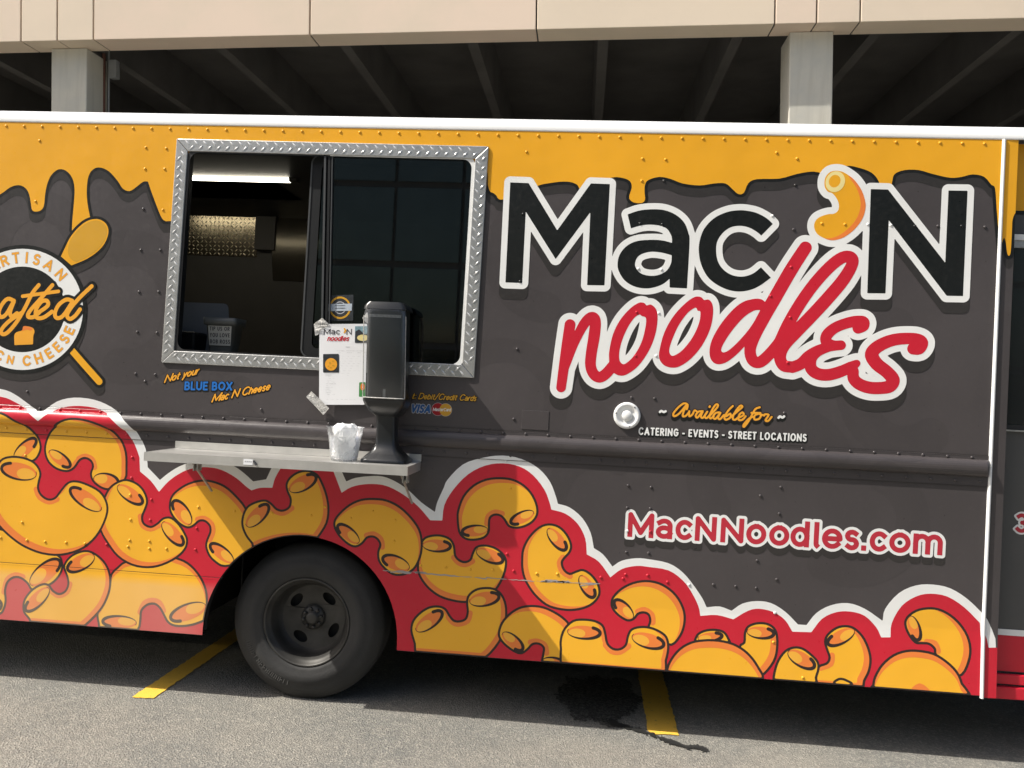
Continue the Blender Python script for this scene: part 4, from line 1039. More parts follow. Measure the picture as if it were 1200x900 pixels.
avail = union([S8([(165, 130), (172, 95), (140, 85), (95, 120), (60, 165), (70, 185), (110, 160), (165, 95), (140, 150), (135, 185), (160, 180), (185, 150)]),
               S8([(185, 145), (185, 185), (210, 170), (225, 140), (240, 145)]), S8([(285, 145), (255, 150), (235, 180), (250, 195), (290, 145), (275, 185), (290, 198), (315, 165)]),
               S8([(325, 150), (305, 185), (320, 200), (345, 175)]), S8([(345, 108), (343, 112)], 1.1), S8([(345, 180), (400, 120), (408, 95), (385, 100), (345, 175), (350, 202), (375, 185)]),
               S8([(420, 155), (390, 160), (370, 190), (390, 205), (428, 158), (410, 195), (425, 208), (455, 175)]), S8([(525, 105), (490, 140), (460, 190), (470, 212), (505, 195), (505, 165), (475, 185)]),
               S8([(505, 195), (575, 135), (600, 110), (580, 105), (535, 165), (525, 205), (545, 212), (570, 190)]), S8([(575, 195), (610, 175), (600, 155), (575, 175), (570, 212), (600, 212), (625, 185)]),
               S8([(735, 115), (700, 130), (675, 175), (640, 235), (612, 268), (610, 250), (650, 205), (680, 190)]), S8([(670, 158), (740, 160)]),
               S8([(725, 165), (695, 180), (695, 210), (730, 205), (745, 175), (725, 165), (770, 180)]), S8([(770, 180), (775, 170), (805, 175), (780, 215), (800, 222), (828, 190)])])
printed('available_lettering', avail, [(1.3, 0, 3.4, 'wrap_black'), (1.2, 0, 0, 'wrap_line'), (0.15, 0, 0, 'wrap_script')], 0.0014, label='orange script reading Available for')
tl = [S8([(-45, 152), (-33, 144), (-15, 152), (0, 146)], 1.1), S8([(882, 197), (893, 186), (912, 195), (926, 186)], 1.1)]
for tl_ in tl: printed('tilde_lettering', tl_, [(1.2, 0, 2.5, 'wrap_black'), (0.2, 0, 0, 'wrap_white')], 0.0014)
bb_ = text_line('BLUE BOX', (216, 457.2), (272, 457.8), 10.3, 2.0, gap=0.12)
printed('blue_box_lettering', bb_, [(1.3, 0.3, 0.6, 'wrap_black'), (0, 0, 0, 'wrap_blue')], 0.0014, label='blue letters reading BLUE BOX')
ny = text_line('Not your', (192, 449), (232, 438.5), 10.0, 1.5, 0.62, 0.35, 0.02, 'round')
mc = text_line('Mac N Cheese', (247.5, 472), (315.5, 457), 10.5, 1.5, 0.60, 0.35, 0.03, 'round')
printed('slogan_lettering', union([ny, mc]), [(1.2, 0, 0.5, 'wrap_black'), (0, 0, 0, 'wrap_script')], 0.0014, label='orange script reading Not your Mac N Cheese')
dc = text_line('t: Debit/Credit Cards', (482, 467.6), (557.5, 470.2), 7.6, 1.15, 0.62, 0.35, 0.04, 'round')
printed('payment_lettering', dc, [(0.8, 0, 0.3, 'wrap_black'), (0, 0, 0, 'wrap_gold')], 0.0014, label='gold script reading Debit/Credit Cards')
vs = text_line('VISA', (480.5, 483.6), (503.8, 484.2), 10.0, 2.2, slant=0.22, gap=0.05)
printed('card_logo', vs, [(0.7, 0, 0, 'ink_pale'), (0, 0, 0, 'wrap_card_blue')], 0.0014, label='small blue card logo reading VISA')
mb = MB()
m1, m2 = ell(513.2, 479.6, 7.2, 7.3), ell(522.2, 480.3, 7.2, 7.3)
fill(mb, grow(union([m1, m2]), 0.4 * PX), 'ink_pale', 0.002, skin(2)); fill(mb, m1, 'wrap_card_red', 0.002, skin(3)); fill(mb, m2, 'wrap_gold', 0.002, skin(4))
fill(mb, text_line('MasterCard', (507.2, 481.6), (528.2, 482.2), 4.0, 0.62, 0.7, 0.1, 0.06), 'wrap_white', 0.0009, skin(5))
mb.build('card_logo', truck)['label'] = 'overlapping red and yellow discs of a card logo'
# round badge with spoon
BC, = [(26.6, 362.6)]
disc = lambda r: ell(BC[0], BC[1], r, r, 0, 64)
craft = [path(T(0, 280, 5.625, l), w, 4) for l, w in (
    ([(95, 408), (55, 395), (18, 430), (-5, 485), (10, 515), (45, 495), (95, 410), (70, 480), (80, 512), (115, 490)], 2.5),
    ([(258, 305), (215, 360), (170, 450), (115, 545), (55, 615), (20, 628), (12, 600), (60, 545), (140, 490)], 2.5), ([(152, 378), (270, 362), (388, 346)], 2.2),
    ([(348, 305), (270, 395), (200, 475), (188, 512), (225, 515), (262, 485)], 2.5), ([(262, 482), (318, 440), (312, 408), (275, 415), (240, 470), (245, 518), (290, 518), (345, 480)], 2.5),
    ([(478, 408), (440, 400), (390, 435), (365, 490), (378, 522), (420, 505), (480, 415)], 2.5), ([(607, 312), (530, 385), (470, 455), (445, 505), (465, 528), (500, 505), (530, 465)], 2.5),
    ([(-20, 490), (-60, 520), (-50, 440), (-100, 430), (-110, 510)], 2.5), ([(-160, 340), (-210, 330), (-270, 400), (-290, 500), (-250, 530), (-180, 490), (-110, 430)], 2.5))]
craft = union(craft)
badge_blk = union([disc(75.5), grow(spoon, 3.4 * PX), grow(craft, 3.6 * PX)])
mb = MB()
sh_ = inter(shift(badge_blk, 0, -9 * PX), clipf)
fill(mb, sh_, 'wrap_shade', 0.0035, skin(4)); fill(mb, inter(badge_blk, clipf), 'wrap_black', 0.003, skin(5)); art(badge_blk, 'wrap_black')
fill(mb, spoon, 'wrap_yellow', 0.003, skin(6)); art(spoon, 'wrap_yellow')
inner = ell(60 + 385 / 9, 240 + 385 / 9, 28.5, 17.5, -49)
fill(mb, inter(inner, grow(spoon_bowl, -1.8 * PX)), 'wrap_gold', 0.003, skin(7))
fill(mb, disc(75.5), 'wrap_black', 0.003, skin(8)); fill(mb, sub(disc(71), disc(50.2)), 'wrap_white', 0.003, skin(9))
def ring_text(items, r, hh, sw, inward):
    fs = []
    for ch, ox, oy in items:
        an = math.atan2(oy, ox); c_ = np.array([math.cos(an), math.sin(an)])
        upv = -c_ if inward else c_
        ri_ = np.array([-upv[1], upv[0]])
        w = max(GL[ch][1] * hh * 0.92, 0.2)
        def place(px, py):
            q = np.array(BC) + c_ * r + ri_ * (px - 0.5) * w + upv * (py - 0.5) * hh
            return P(*q)
        fs += glyph(ch, place, sw / 2 * PX, 0.74)
    return union(fs)
tops = ring_text([('A', -185, -285), ('R', -114, -310), ('T', -42, -337), ('I', 29, -343), ('S', 96, -332), ('A', 176, -293), ('N', 258, -232)], 60.8, 10.5, 2.6, False)
bots = ring_text([('M', -330, 40), ('A', -285, 190), ('C', -148, 295), ('C', 29, 340), ('H', 109, 325), ('E', 176, 290), ('E', 228, 245), ('S', 274, 192), ('E', 306, 138)], 60.3, 10.0, 2.6, True)
sm = ring_text([('N', -78, 332)], 60.6, 8, 2.2, True)
rt = union([tops, bots, sm])
fill(mb, grow(rt, 0.45 * PX), 'ink_pale', 0.0018, skin(10)); fill(mb, rt, 'wrap_script', 0.0018, skin(11))
ch1 = poly(T(0, 280, 5.625, [(100, 625), (150, 602), (160, 575), (215, 585), (230, 610), (222, 640), (220, 695, 1), (98, 700, 1)]))
fill(mb, ch1, 'wrap_script', 0.0025, skin(10)); fill(mb, poly(T(0, 280, 5.625, [(135, 610), (150, 600), (160, 575), (215, 588), (205, 605), (180, 598)])), 'wrap_orange', 0.0025, skin(11))
fill(mb, grow(craft, 3.4 * PX), 'wrap_black', 0.0025, skin(12)); fill(mb, craft, 'wrap_script', 0.002, skin(13))
mb.build('round_badge_graphic', truck)['label'] = 'round badge reading ARTISAN Crafted MAC N CHEESE over a crossed spoon'
# scratches in the paint
mb = MB()
rs = np.random.RandomState(5)
def scr(p0, p1, w):
    n = 22; pts = [(p0[0] + (p1[0] - p0[0]) * k / n, p0[1] + (p1[1] - p0[1]) * k / n + rs.uniform(-.35, .35)) for k in range(n + 1)]
    fill(mb, path(pts, list(w * rs.uniform(0.15, 1.0, 12)), 1), 'wrap_scratch', 0.0018, skin(7))
scr((449, 668.5), (500, 671), 1.1); scr((487, 671), (570, 678), 0.9); scr((570, 677), (640, 682), 0.7); scr((634, 681), (703, 684), 1.3); scr((680, 686), (702, 684), 0.8)
scr((458, 670.5), (482, 671.5), 1.6); scr((640, 680), (668, 682), 1.6)
mb.build('paint_scratch', truck)

# ------------------------------------------------------------------ rivets
def colour_at(x, z):
    m = 'wrap_grey'
    for f, mm in ART:
        if f.bb[0] <= x <= f.bb[2] and f.bb[1] <= z <= f.bb[3] and f(np.array([x]), np.array([z]))[0] < 0: m = mm
    return m
RV = {}
def rivet_mesh(mat):
    if mat not in RV:
        b = MB(); b.lathe([(0.0071, 0.0), (0.0066, 0.0018), (0.0042, 0.0034), (0.0004, 0.0040)], mat, 8, Matrix.Rotation(math.pi / 2, 4, 'X'))
        me = bpy.data.meshes.new('rivet'); me.from_pydata(b.v, [], b.f); me.materials.append(MATS[mat])
        for p in me.polygons: p.use_smooth = True
        RV[mat] = me
    return RV[mat]
def rivet(x, z, parent=truck):
    o = link('rivet', rivet_mesh(colour_at(x, z)), parent)
    o.location = (x, -rel(x, z) - 0.0015, z)
step = 0.0975
k = -3.14
while k < X_R - 0.03:
    rivet(k, P(600, 161.5)[1] if False else Z_TOP - 0.022); k += step
k = -3.10
while k < X_R - 0.03:
    rivet(k, (B0 + B1) / 2 - 0.001, truck); k += 0.1075
k = -3.06
while k < X_R - 0.03:
    rivet(k, (B2 + B3) / 2, truck); k += 0.1075
for u, v in ((46.6, 165), (41.8, 236), (171, 173), (195, 174), (170, 198), (193, 198), (168, 245), (191, 246), (165, 293), (188, 293), (163, 342), (186, 342), (161, 389), (184, 390), (159, 438), (182, 439), (170, 447), (32, 459), (306, 480),
             (617, 178), (753, 186), (780, 187), (752, 212), (778, 212), (613, 251), (609.5, 330), (750, 262), (776, 263), (748, 315), (775, 316), (910, 179), (934, 186), (932, 217), (930, 269), (963, 262), (990, 263), (1017, 263), (1044, 264), (1072, 265), (1099, 265), (1127, 265), (1154, 266), (905, 253),
             (606, 409), (602, 491), (740, 466), (767, 467), (593, 540), (736, 569), (763, 571), (746, 366), (772, 367), (745, 417), (769, 417), (927, 313), (926, 372), (923, 425), (903, 347), (915, 571), (891, 581), (919, 484),
             (735, 595), (762, 596), (734, 647), (760, 648), (913, 602), (887, 657), (735, 622), (762, 623), (910, 679), (836, 685), (862, 687), (886, 689), (908, 718), (906, 752), (940, 793),
             (733, 673), (730, 678), (759, 674), (782, 682), (807.5, 685), (704, 676.5), (598, 572), (629, 672), (653, 672.5), (602, 669), (577.5, 667.5), (551, 667), (594, 649), (411, 607), (437, 599), (463, 609.5), (462, 634), (522.5, 664.7), (493, 662.5), (381, 594), (364.7, 604),
             (177.5, 585.5), (176, 609.5), (232.5, 594), (275, 599), (230.5, 619), (319, 601), (153, 609), (152, 633), (150, 640.5), (175, 634), (175, 642.7), (195, 643), (229, 644), (125, 638), (26, 612), (31.7, 633), (53, 634.7), (77.5, 635.7), (99.5, 637), (1, 630), (155, 536), (154, 560), (152.5, 580), (29.7, 533.7)):
    rivet(*P(u, v))
# seams between the sheets
mb = MB()
for z, xa, xb in ((Z_SEAM, X_L, arch_c[0] - 0.405), (B0 + 0.002, X_L, X_R - 0.01), (B3 - 0.002, X_L, X_R - 0.01)):
    mb.add([(xa, -rel(xa, z) - 0.0052, z - 0.0012), (xb, -rel(xa, z) - 0.0052, z - 0.0012), (xb, -rel(xa, z) - 0.0052, z + 0.0012), (xa, -rel(xa, z) - 0.0052, z + 0.0012)], [(0, 1, 2, 3)], 'wrap_shade')
mb.build('panel_seam', truck)
# small access plate and round socket
q0, q1 = P(612, 480.5), P(642.5, 504.5)
mb = MB(); mb.box((q0[0], -0.003, q1[1]), (q1[0], 0.001, q0[1]), 'wrap_grey')
ap = mb.build('access_plate', truck, bevel=0.001)
sx, sz = P(734.7, 487)
M_ = Matrix.Translation((sx, 0, sz)) @ Matrix.Rotation(math.pi / 2, 4, 'X')
mb = MB()
mb.lathe([(0.0635, 0.0), (0.0635, 0.006), (0.058, 0.013), (0.050, 0.014), (0.044, 0.010), (0.036, 0.003), (0.024, 0.002)], 'white_paint', 40, M_)
so = mb.build('round_socket', truck)
mb = MB(); mb.lathe([(0.0245, 0.002), (0.0245, 0.012), (0.020, 0.016), (0.0, 0.0165)], 'white_paint', 32, M_); mb.build('knob', so)
mb = MB()
for a in (50, 170, 285): mb.lathe([(0.0035, 0.0135), (0.003, 0.0155), (0.0, 0.016)], 'ink', 10, M_ @ Matrix.Translation((0.053 * math.cos(math.radians(a)), 0.053 * math.sin(math.radians(a)), 0)))
mb.build('screw', so)

# ------------------------------------------------------------------ serving window
def lug_mesh(mb, p, d, n, L, W, H, mat):
    """raised lens-shaped tread lug at p along d, standing out along n"""
    p, d, n = Vector(p), Vector(d).normalized(), Vector(n)
    s = n.cross(d)
    v = [p - d * L, p + s * W, p + d * L, p - s * W, p - d * L * .45 + n * H, p + d * L * .45 + n * H]
    mb.add(v, [(0, 3, 4), (3, 5, 4), (3, 2, 5), (2, 1, 5), (1, 4, 5), (1, 0, 4)], mat, True)
FI = []
cF = FR.mean(0)
for i in range(4):
    a = FR[(i - 1) % 4] - FR[i]; b = FR[(i + 1) % 4] - FR[i]
    FI.append(FR[i] + a / np.linalg.norm(a) * 0.062 + b / np.linalg.norm(b) * 0.062)
TH = 0.010
for i in range(4):
    j = (i + 1) % 4
    q = [FR[i], FR[j], FI[j], FI[i]]
    mid = sum(q) / 4
    q = [mid + (p - mid) * 0.9985 for p in q]
    mb = MB()
    mb.hexa([(p[0], 0.001, p[1]) for p in q] + [(p[0], -TH, p[1]) for p in q], 'aluminium')
    fr = mb.build('window_frame', truck, bevel=0.003)
    e = (FR[j] - FR[i]); L = np.linalg.norm(e); e = e / L
    nrm = (FI[i] + FI[j] - FR[i] - FR[j]); nrm = nrm / np.linalg.norm(nrm)
    mb = MB()
    n = int((L - 0.10) / 0.046)
    for k in range(n):
        for row, (off, sg) in enumerate(((0.020, 1), (0.042, -1))):
            s_ = 0.06 + (k + 0.5 * row) * 0.046
            c = FR[i] + e * s_ + nrm * off
            dd = e * 0.72 + nrm * sg * 0.7
            lug_mesh(mb, (c[0], -TH, c[1]), (dd[0], 0, dd[1]), (0, -1, 0), 0.0195, 0.0043, 0.0026, 'tread_bright')
    o = mb.build('tread_lugs', fr); o['kind'] = 'stuff'
xm = P(381, 300)[0]
def half(x, side):
    q = [(x, 0), (x, 4), (side * 9, 4), (side * 9, 0)]
    return sd_poly(q)
opg = grow(opening, 0.012)
mb = MB(); ring = sub(opg, grow(opening, -0.012)); fill(mb, inter(ring, half(xm, -1)), 'rubber_black', 0.004, flatp(-0.004)); mb.build('window_gasket', truck)
mb = MB(); fill(mb, inter(sub(opg, grow(opening, -0.010)), half(xm, 1)), 'wrap_white', 0.004, flatp(-0.004)); mb.build('window_gasket', truck)
# reveal of the opening
mb = MB()
rv = [np.array(q) for q in OP]
for i in range(4):
    a, b = rv[i], rv[(i + 1) % 4]
    mb.add([(a[0], -0.003, a[1]), (b[0], -0.003, b[1]), (b[0], 0.06, b[1]), (a[0], 0.06, a[1])], [(0, 1, 2, 3)], 'sash_black')
mb.build('window_reveal', truck)
mb = MB(); fill(mb, inter(opg, half(xm + 0.01, 1)), 'tinted_glass', 0.01, flatp(0.012)); mb.build('window_pane', truck)
# divider post and sliding sash standing behind the fixed pane
za, zb_ = P(384, 181)[1], P(372, 421)[1]
mb = MB()
for dx, w, y, m in ((-0.008, 0.010, -0.004, 'divider_grey'), (0.012, 0.012, -0.002, 'sash_black'), (0.030, 0.005, -0.003, 'divider_grey')):
    xt, xb_ = P(382, 181)[0] + dx, P(371, 421)[0] + dx + 0.028
    mb.hexa([(xb_, y, zb_), (xb_ + w, y, zb_), (xb_ + w, y + 0.03, zb_), (xb_, y + 0.03, zb_), (xt, y, za), (xt + w, y, za), (xt + w, y + 0.03, za), (xt, y + 0.03, za)], m)
mb.build('window_divider', truck)
SQ = np.array([(at(u, v, 0.045)[0], at(u, v, 0.045)[2]) for u, v in ((366, 181), (556, 184), (548, 434), (352, 419))])
sash = rquad(SQ, 0.05)
mb = MB()
sring = sub(sash, rquad(SQ + np.array([(.055, -.05), (-.055, -.05), (-.055, .05), (.055, .05)]), 0.03))
fill(mb, sring, 'sash_black', 0.005, flatp(0.040)); fill(mb, sub(sash, grow(sash, -0.008)), 'divider_grey', 0.003, flatp(0.037))
so_ = mb.build('sliding_sash', truck)
mb = MB(); fill(mb, grow(sash, -0.02), 'tinted_glass', 0.02, flatp(0.05)); mb.build('sash_pane', so_)
# sticker on the pane
mb = MB()
q = PP([(382.5, 346), (413.5, 345), (413, 375.5), (382, 376)])
fill(mb, sd_poly(q), 'photo_dark', 0.004, flatp(0.0100))
fill(mb, sub(ell(397.8, 360.4, 12.6, 13.2), ell(397.8, 360.4, 10.6, 11.0)), 'wrap_gold', 0.002, flatp(0.0094))
fill(mb, sub(ell(397.8, 360.4, 7.0, 7.4), ell(397.8, 360.4, 6.0, 6.4)), 'ink_pale', 0.002, flatp(0.0094))
fill(mb, sd_poly(PP([(383.5, 356), (412, 355.5), (411.5, 364), (383.5, 364.5)])), 'label_blue', 0.004, flatp(0.0088))
for v in (358, 361):
    fill(mb, path([(392, v), (404, v - .2)], [.3, .5, .2, .5, .4, .5, .2], 3), 'ink', 0.0012, flatp(0.0082))
mb.build('window_sticker', truck)

# ------------------------------------------------------------------ truck interior
def a3(u, v, Y): return at(u, v, Y)
mb = MB()
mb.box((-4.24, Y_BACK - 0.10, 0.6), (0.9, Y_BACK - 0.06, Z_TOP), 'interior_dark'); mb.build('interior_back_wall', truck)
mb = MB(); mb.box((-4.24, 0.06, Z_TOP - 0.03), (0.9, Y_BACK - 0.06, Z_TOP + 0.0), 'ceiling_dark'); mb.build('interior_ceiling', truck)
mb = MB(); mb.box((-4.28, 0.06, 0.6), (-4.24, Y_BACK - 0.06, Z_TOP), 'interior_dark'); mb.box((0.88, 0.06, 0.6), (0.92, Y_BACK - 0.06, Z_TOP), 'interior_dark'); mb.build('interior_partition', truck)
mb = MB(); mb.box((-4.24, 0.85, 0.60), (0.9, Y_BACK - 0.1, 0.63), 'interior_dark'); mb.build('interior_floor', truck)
s0 = a3(300, 414, 0.06)
mb = MB(); mb.box((-2.9, 0.055, s0[2] - 0.06), (0.6, 0.50, s0[2] - 0.025), 'interior_steel'); mb.build('interior_counter', truck)
# hood with its lit tube
h0, h1 = a3(120, 199, 0.95), a3(338, 199, 0.95)
h0[0] = -3.9
mb = MB()
mb.hexa([(h0[0] - .3, 0.88, h1[2]), (h1[0], 0.88, h1[2]), (h1[0], 1.5, h1[2]), (h0[0] - .3, 1.5, h1[2]), (h0[0] - .3, 0.98, Z_TOP - 0.03), (h1[0] - 0.10, 0.98, Z_TOP - 0.03), (h1[0] - 0.10, 1.5, Z_TOP - 0.03), (h0[0] - .3, 1.5, Z_TOP - 0.03)], 'hood_steel')
hood = mb.build('extractor_hood', truck)
t0, t1 = a3(130, 209.5, 0.92), a3(340, 209.5, 0.92)
YW = Y_BACK - 0.13
t0[0] = a3(233, 257, YW)[0] * 1.197
mb = MB(); mb.box((t0[0], 0.90, t1[2] - 0.019), (t1[0], 0.94, t1[2] + 0.019), 'tube_light'); mb.build('light_tube', hood)
mb = MB(); mb.box((t1[0] + 0.002, 0.89, t1[2] - 0.022), (t1[0] + 0.05, 0.95, t1[2] + 0.03), 'interior_dark'); mb.build('tube_socket', hood)
# tread plate and steel sheet on the back wall
YW = Y_BACK - 0.13
c0, c1 = a3(205, 236, YW), a3(299, 301, YW)
hp = Vector(a3(272, 257, YW)); tc = Vector((hp[0], 0.92, t1[2]))
nv = ((Vector((hp[0], CAM[1], CAM[2])) - hp).normalized() + (tc - hp).normalized())
tilt = math.atan2(nv.z, -nv.y)                     # the plate leans so that it mirrors the tube
Mt = Matrix.Translation(hp) @ Matrix.Rotation(-tilt, 4, 'X') @ Matrix.Translation(-hp)
mb = MB(); mb.box((c0[0], YW, c1[2]), (c1[0], YW + 0.012, c0[2]), 'plate_steel')
tp = mb.build('tread_plate', truck); tp.data.transform(Mt)
mb = MB()
nx_, nz_ = int((c1[0] - c0[0]) / 0.034), int((c0[2] - c1[2]) / 0.030)
for i in range(nx_):
    for j in range(nz_):
        sg = 1 if (i + j) % 2 else -1
        lug_mesh(mb, (c0[0] + 0.02 + i * 0.034, YW, c1[2] + 0.016 + j * 0.030), (1, 0, sg), (0, -1, 0), 0.015, 0.0045, 0.0016, 'lug_steel')
o = mb.build('tread_lugs', tp); o.data.transform(Mt); o['kind'] = 'stuff'
c0, c1 = a3(323, 240, YW), a3(372, 330, YW)
mb = MB()
rings = []
for t in np.linspace(0, 1, 12):
    rings.append([(c0[0], YW + 0.02 - 0.05 * math.sin(math.pi * t), c1[2] + (c0[2] - c1[2]) * t), (c1[0] + .3, YW + 0.02 - 0.05 * math.sin(math.pi * t), c1[2] + (c0[2] - c1[2]) * t)])
mb.loft(rings, 'interior_steel', True, False, False); mb.build('steel_sheet', truck)
c0, c1 = a3(300, 243, YW - .05), a3(321, 293, YW - .05)
mb = MB(); mb.box((c0[0], YW - .05, c1[2]), (c1[0], YW + 0.02, c0[2]), 'interior_dark'); mb.build('wall_box', truck, bevel=0.004)

# ------------------------------------------------------------------ fold-down shelf
ZS = a3(208, 525, 0)[2]
xl, xr = a3(170, 530, -0.30)[0], a3(477.5, 545, -0.30)[0]
mb = MB(); mb.box((xl, -0.30, ZS - 0.012), (xr, -0.001, ZS), 'shelf_metal')
mb.box((xl, -0.303, ZS - 0.040), (xr, -0.3005, ZS + 0.001), 'shelf_metal')
mb.box((xr + 0.0005, -0.303, ZS - 0.040), (xr + 0.003, -0.02, ZS + 0.001), 'shelf_metal'); mb.box((xl - 0.003, -0.303, ZS - 0.040), (xl - 0.0005, -0.02, ZS + 0.001), 'shelf_metal')
shelf = mb.build('serving_shelf', truck)
mb = MB(); mb.box((xl - 0.003, -0.014, ZS + 0.0012), (xr + 0.003, -0.004, ZS + 0.036), 'shelf_metal'); mb.build('back_upstand', shelf)
for x in (xl + 0.20, xr - 0.03):
    mb = MB()
    mb.box((x - 0.030, -0.20, ZS - 0.052), (x + 0.004, -0.17, ZS - 0.014), 'galvanised'); mb.box((x + 0.006, -0.205, ZS - 0.085), (x + 0.012, -0.165, ZS - 0.012), 'galvanised'); mb.box((x - 0.012, -0.205, ZS - 0.085), (x - 0.006, -0.165, ZS - 0.012), 'galvanised')
    mb.tube([(x - 0.02, -0.19, ZS - 0.05), (x, -0.02, ZS - 0.20)], 0.006, 'galvanised'); mb.tube([(x - 0.016, -0.185, ZS - 0.075), (x + 0.016, -0.185, ZS - 0.075)], 0.008, 'galvanised')
    mb.build('bracket', shelf)
q0, q1 = a3(285.5, 537.8, -0.304), a3(296, 545, -0.304)
mb = MB(); mb.box((q0[0], -0.3045, q1[2]), (q1[0], -0.3032, q0[2]), 'paper')
for i in range(4): mb.box((q0[0] + 0.006 + i * .009, -0.3050, q1[2] + 0.012), (q0[0] + 0.012 + i * .009, -0.3046, q1[2] + 0.018), 'ink_pale')
mb.tube([(q1[0] + 0.004, -0.306, q0[2] - 0.006), (q1[0] + 0.018, -0.31, q0[2] - 0.024)], 0.005, 'ink')
mb.build('sticker_tag', shelf)

# ------------------------------------------------------------------ wheels
WX, WZ, WR = -1.367, 0.394, 0.396
def wheel(x, y, face):
    """face: -1 looks to the camera side"""
    Mw = Matrix.Translation((x, y, WZ)) @ Matrix.Rotation(math.pi / 2 if face < 0 else -math.pi / 2, 4, 'X')
    # local z = out of the vehicle; 0 is the sidewall plane
    mb = MB()
    mb.lathe([(0.222, -0.006), (0.226, 0.004), (0.240, 0.010), (0.262, 0.012), (0.266, 0.014), (0.300, 0.014), (0.304, 0.011), (0.330, 0.007), (0.352, -0.004), (0.366, -0.018), (0.386, -0.030), (0.392, -0.048), (WR, -0.075), (WR, -0.16), (0.386, -0.19), (0.36, -0.215), (0.222, -0.22)], 'tyre_rubber', 72, Mw)
    ty = mb
    rim = MB()
    rim.lathe([(0.221, -0.010), (0.223, 0.002), (0.217, 0.006), (0.211, -0.001), (0.206, -0.014), (0.199, -0.020), (0.192, -0.034), (0.184, -0.072), (0.176, -0.094), (0.163, -0.108)], 'rim_metal', 64, Mw)
    holes = [sd_poly([(0.124 * math.cos(a0) + 0.041 * math.cos(t) * -math.sin(a0) + 0.024 * math.sin(t) * math.cos(a0), 0.124 * math.sin(a0) + 0.041 * math.cos(t) * math.cos(a0) + 0.024 * math.sin(t) * math.sin(a0)) for t in np.linspace(0, 6.283, 20, endpoint=False)]) for a0 in np.radians([140, 238, 330, 52])]
    dsc = sd_poly([(0.164 * math.cos(t), 0.164 * math.sin(t)) for t in np.linspace(0, 6.283, 48, endpoint=False)])
    fill(rim, sub(dsc, *holes), 'rim_metal', 0.006, lambda a, b: tuple(Mw @ Vector((a, b, -0.108 - 0.02 * max(0, 1 - math.hypot(a, b) / 0.164)))))
    w = rim.build('wheel', truck)
    ty.build('tyre', w)
    hb = MB(); hb.lathe([(0.064, -0.125), (0.062, -0.100), (0.050, -0.092), (0.034, -0.090), (0.030, -0.076), (0.020, -0.073), (0.0, -0.072)], 'rim_metal', 32, Mw); hb.build('hub', w)
    for k in range(8):
        a = 2 * math.pi * k / 8 + 0.2
        nb = MB(); nb.lathe([(0.0085, -0.094), (0.0085, -0.080), (0.005, -0.077), (0.0, -0.077)], 'rim_metal', 6, Mw @ Matrix.Translation((0.047 * math.cos(a), 0.047 * math.sin(a), 0)), False); nb.build('lug_nut', w)
    bk = MB(); bk.lathe([(0.20, -0.15), (0.0, -0.15)], 'underbody', 24, Mw); bk.build('brake_drum', w)
    lm = MB()
    rs = np.random.RandomState(2)
    for k in range(15):
        a = math.radians(202 + k * 3.9)
        M2 = Mw @ Matrix.Rotation(a, 4, 'Z') @ Matrix.Translation((0.312, 0, 0.0105))
        for dx in (-0.006, 0.006)[: (2 if rs.rand() > .3 else 1)]:
            lm.box((-0.011, dx - 0.0018, 0), (0.011, dx + 0.0018, 0.003), 'tyre_text_lit', M2)
        if rs.rand() > .4: lm.box((-0.002, -0.006, 0), (0.002, 0.006, 0.003), 'tyre_text_lit', M2)
    lm.build('sidewall_relief', w)
plain('tyre_text_lit', (0.085, 0.083, 0.078), 0.8)  # light on the raised letters is put into this paler colour
plain('tyre_rubber', (0.029, 0.0288, 0.028), 0.75, var=0.25, scale=5, bmp=0.15, bscale=60)
plain('rim_metal', (0.06, 0.058, 0.054), 0.5, 0.5, var=0.3, scale=10)
wheel(WX, 0.09, -1)
wheel(WX, Y_BACK - 0.05, 1)
mb = MB(); mb.tube([(WX, 0.35, WZ), (WX, Y_BACK - 0.3, WZ)], 0.05, 'underbody', 12); mb.build('axle', truck)
for xf in (WX - 0.455,):
    mb = MB(); mb.box((xf, 0.34, 0.20), (xf + 0.008, 0.79, 0.75), 'rubber_black'); mb.build('shade_flap', truck)  # black sheet added so the gap beside the tyre reads as deep shade
# number on the cab door
mb = MB()
f3 = []
def cmap(u, v): q = at(u, v, YC); return (q[0], q[2])
f3 = text_line('3', (1189.5, 624), (1204, 625), 23, 4.6, mapper=cmap)
fill(mb, grow(f3, 2.0 * PX), 'wrap_white', 0.002, flatp(YC - 0.002)); fill(mb, f3, 'wrap_url_red', 0.002, flatp(YC - 0.003))
mb.build('door_number', cabo)

# ------------------------------------------------------------------ things on and around the shelf
def rrect(cx, y0, y1, hw, z, r=0.02, n=5, dz=lambda y: 0.0):
    pts = []
    for (sx_, sy_, a0) in ((1, 1, 0), (-1, 1, 90), (-1, -1, 180), (1, -1, 270)):
        cxx = cx + sx_ * (hw - r); cyy = (y1 - r) if sy_ > 0 else (y0 + r)
        for k in range(n):
            a = math.radians(a0 + 90 * k / (n - 1))
            pts.append((cxx + r * math.cos(a), cyy + r * math.sin(a), z))
    return pts
YD = -0.108
dxb, dxt = a3(453.5, 538, YD)[0], a3(456, 360, YD)[0]
zz = lambda v: a3(456, v, YD)[2]
cxv = lambda z: dxb + (dxt - dxb) * (z - ZS) / (zz(360) - ZS)
disp = empty('napkin_dispenser', (dxb, YD, ZS))
tag(disp, 'black napkin dispenser with clear curved front standing on the serving shelf', 'napkin dispenser')
Mi = Matrix.Translation((-dxb, -YD, -ZS))
def dbuild(mb, name):
    o = mb.build(name, disp); o.data.transform(Mi); return o
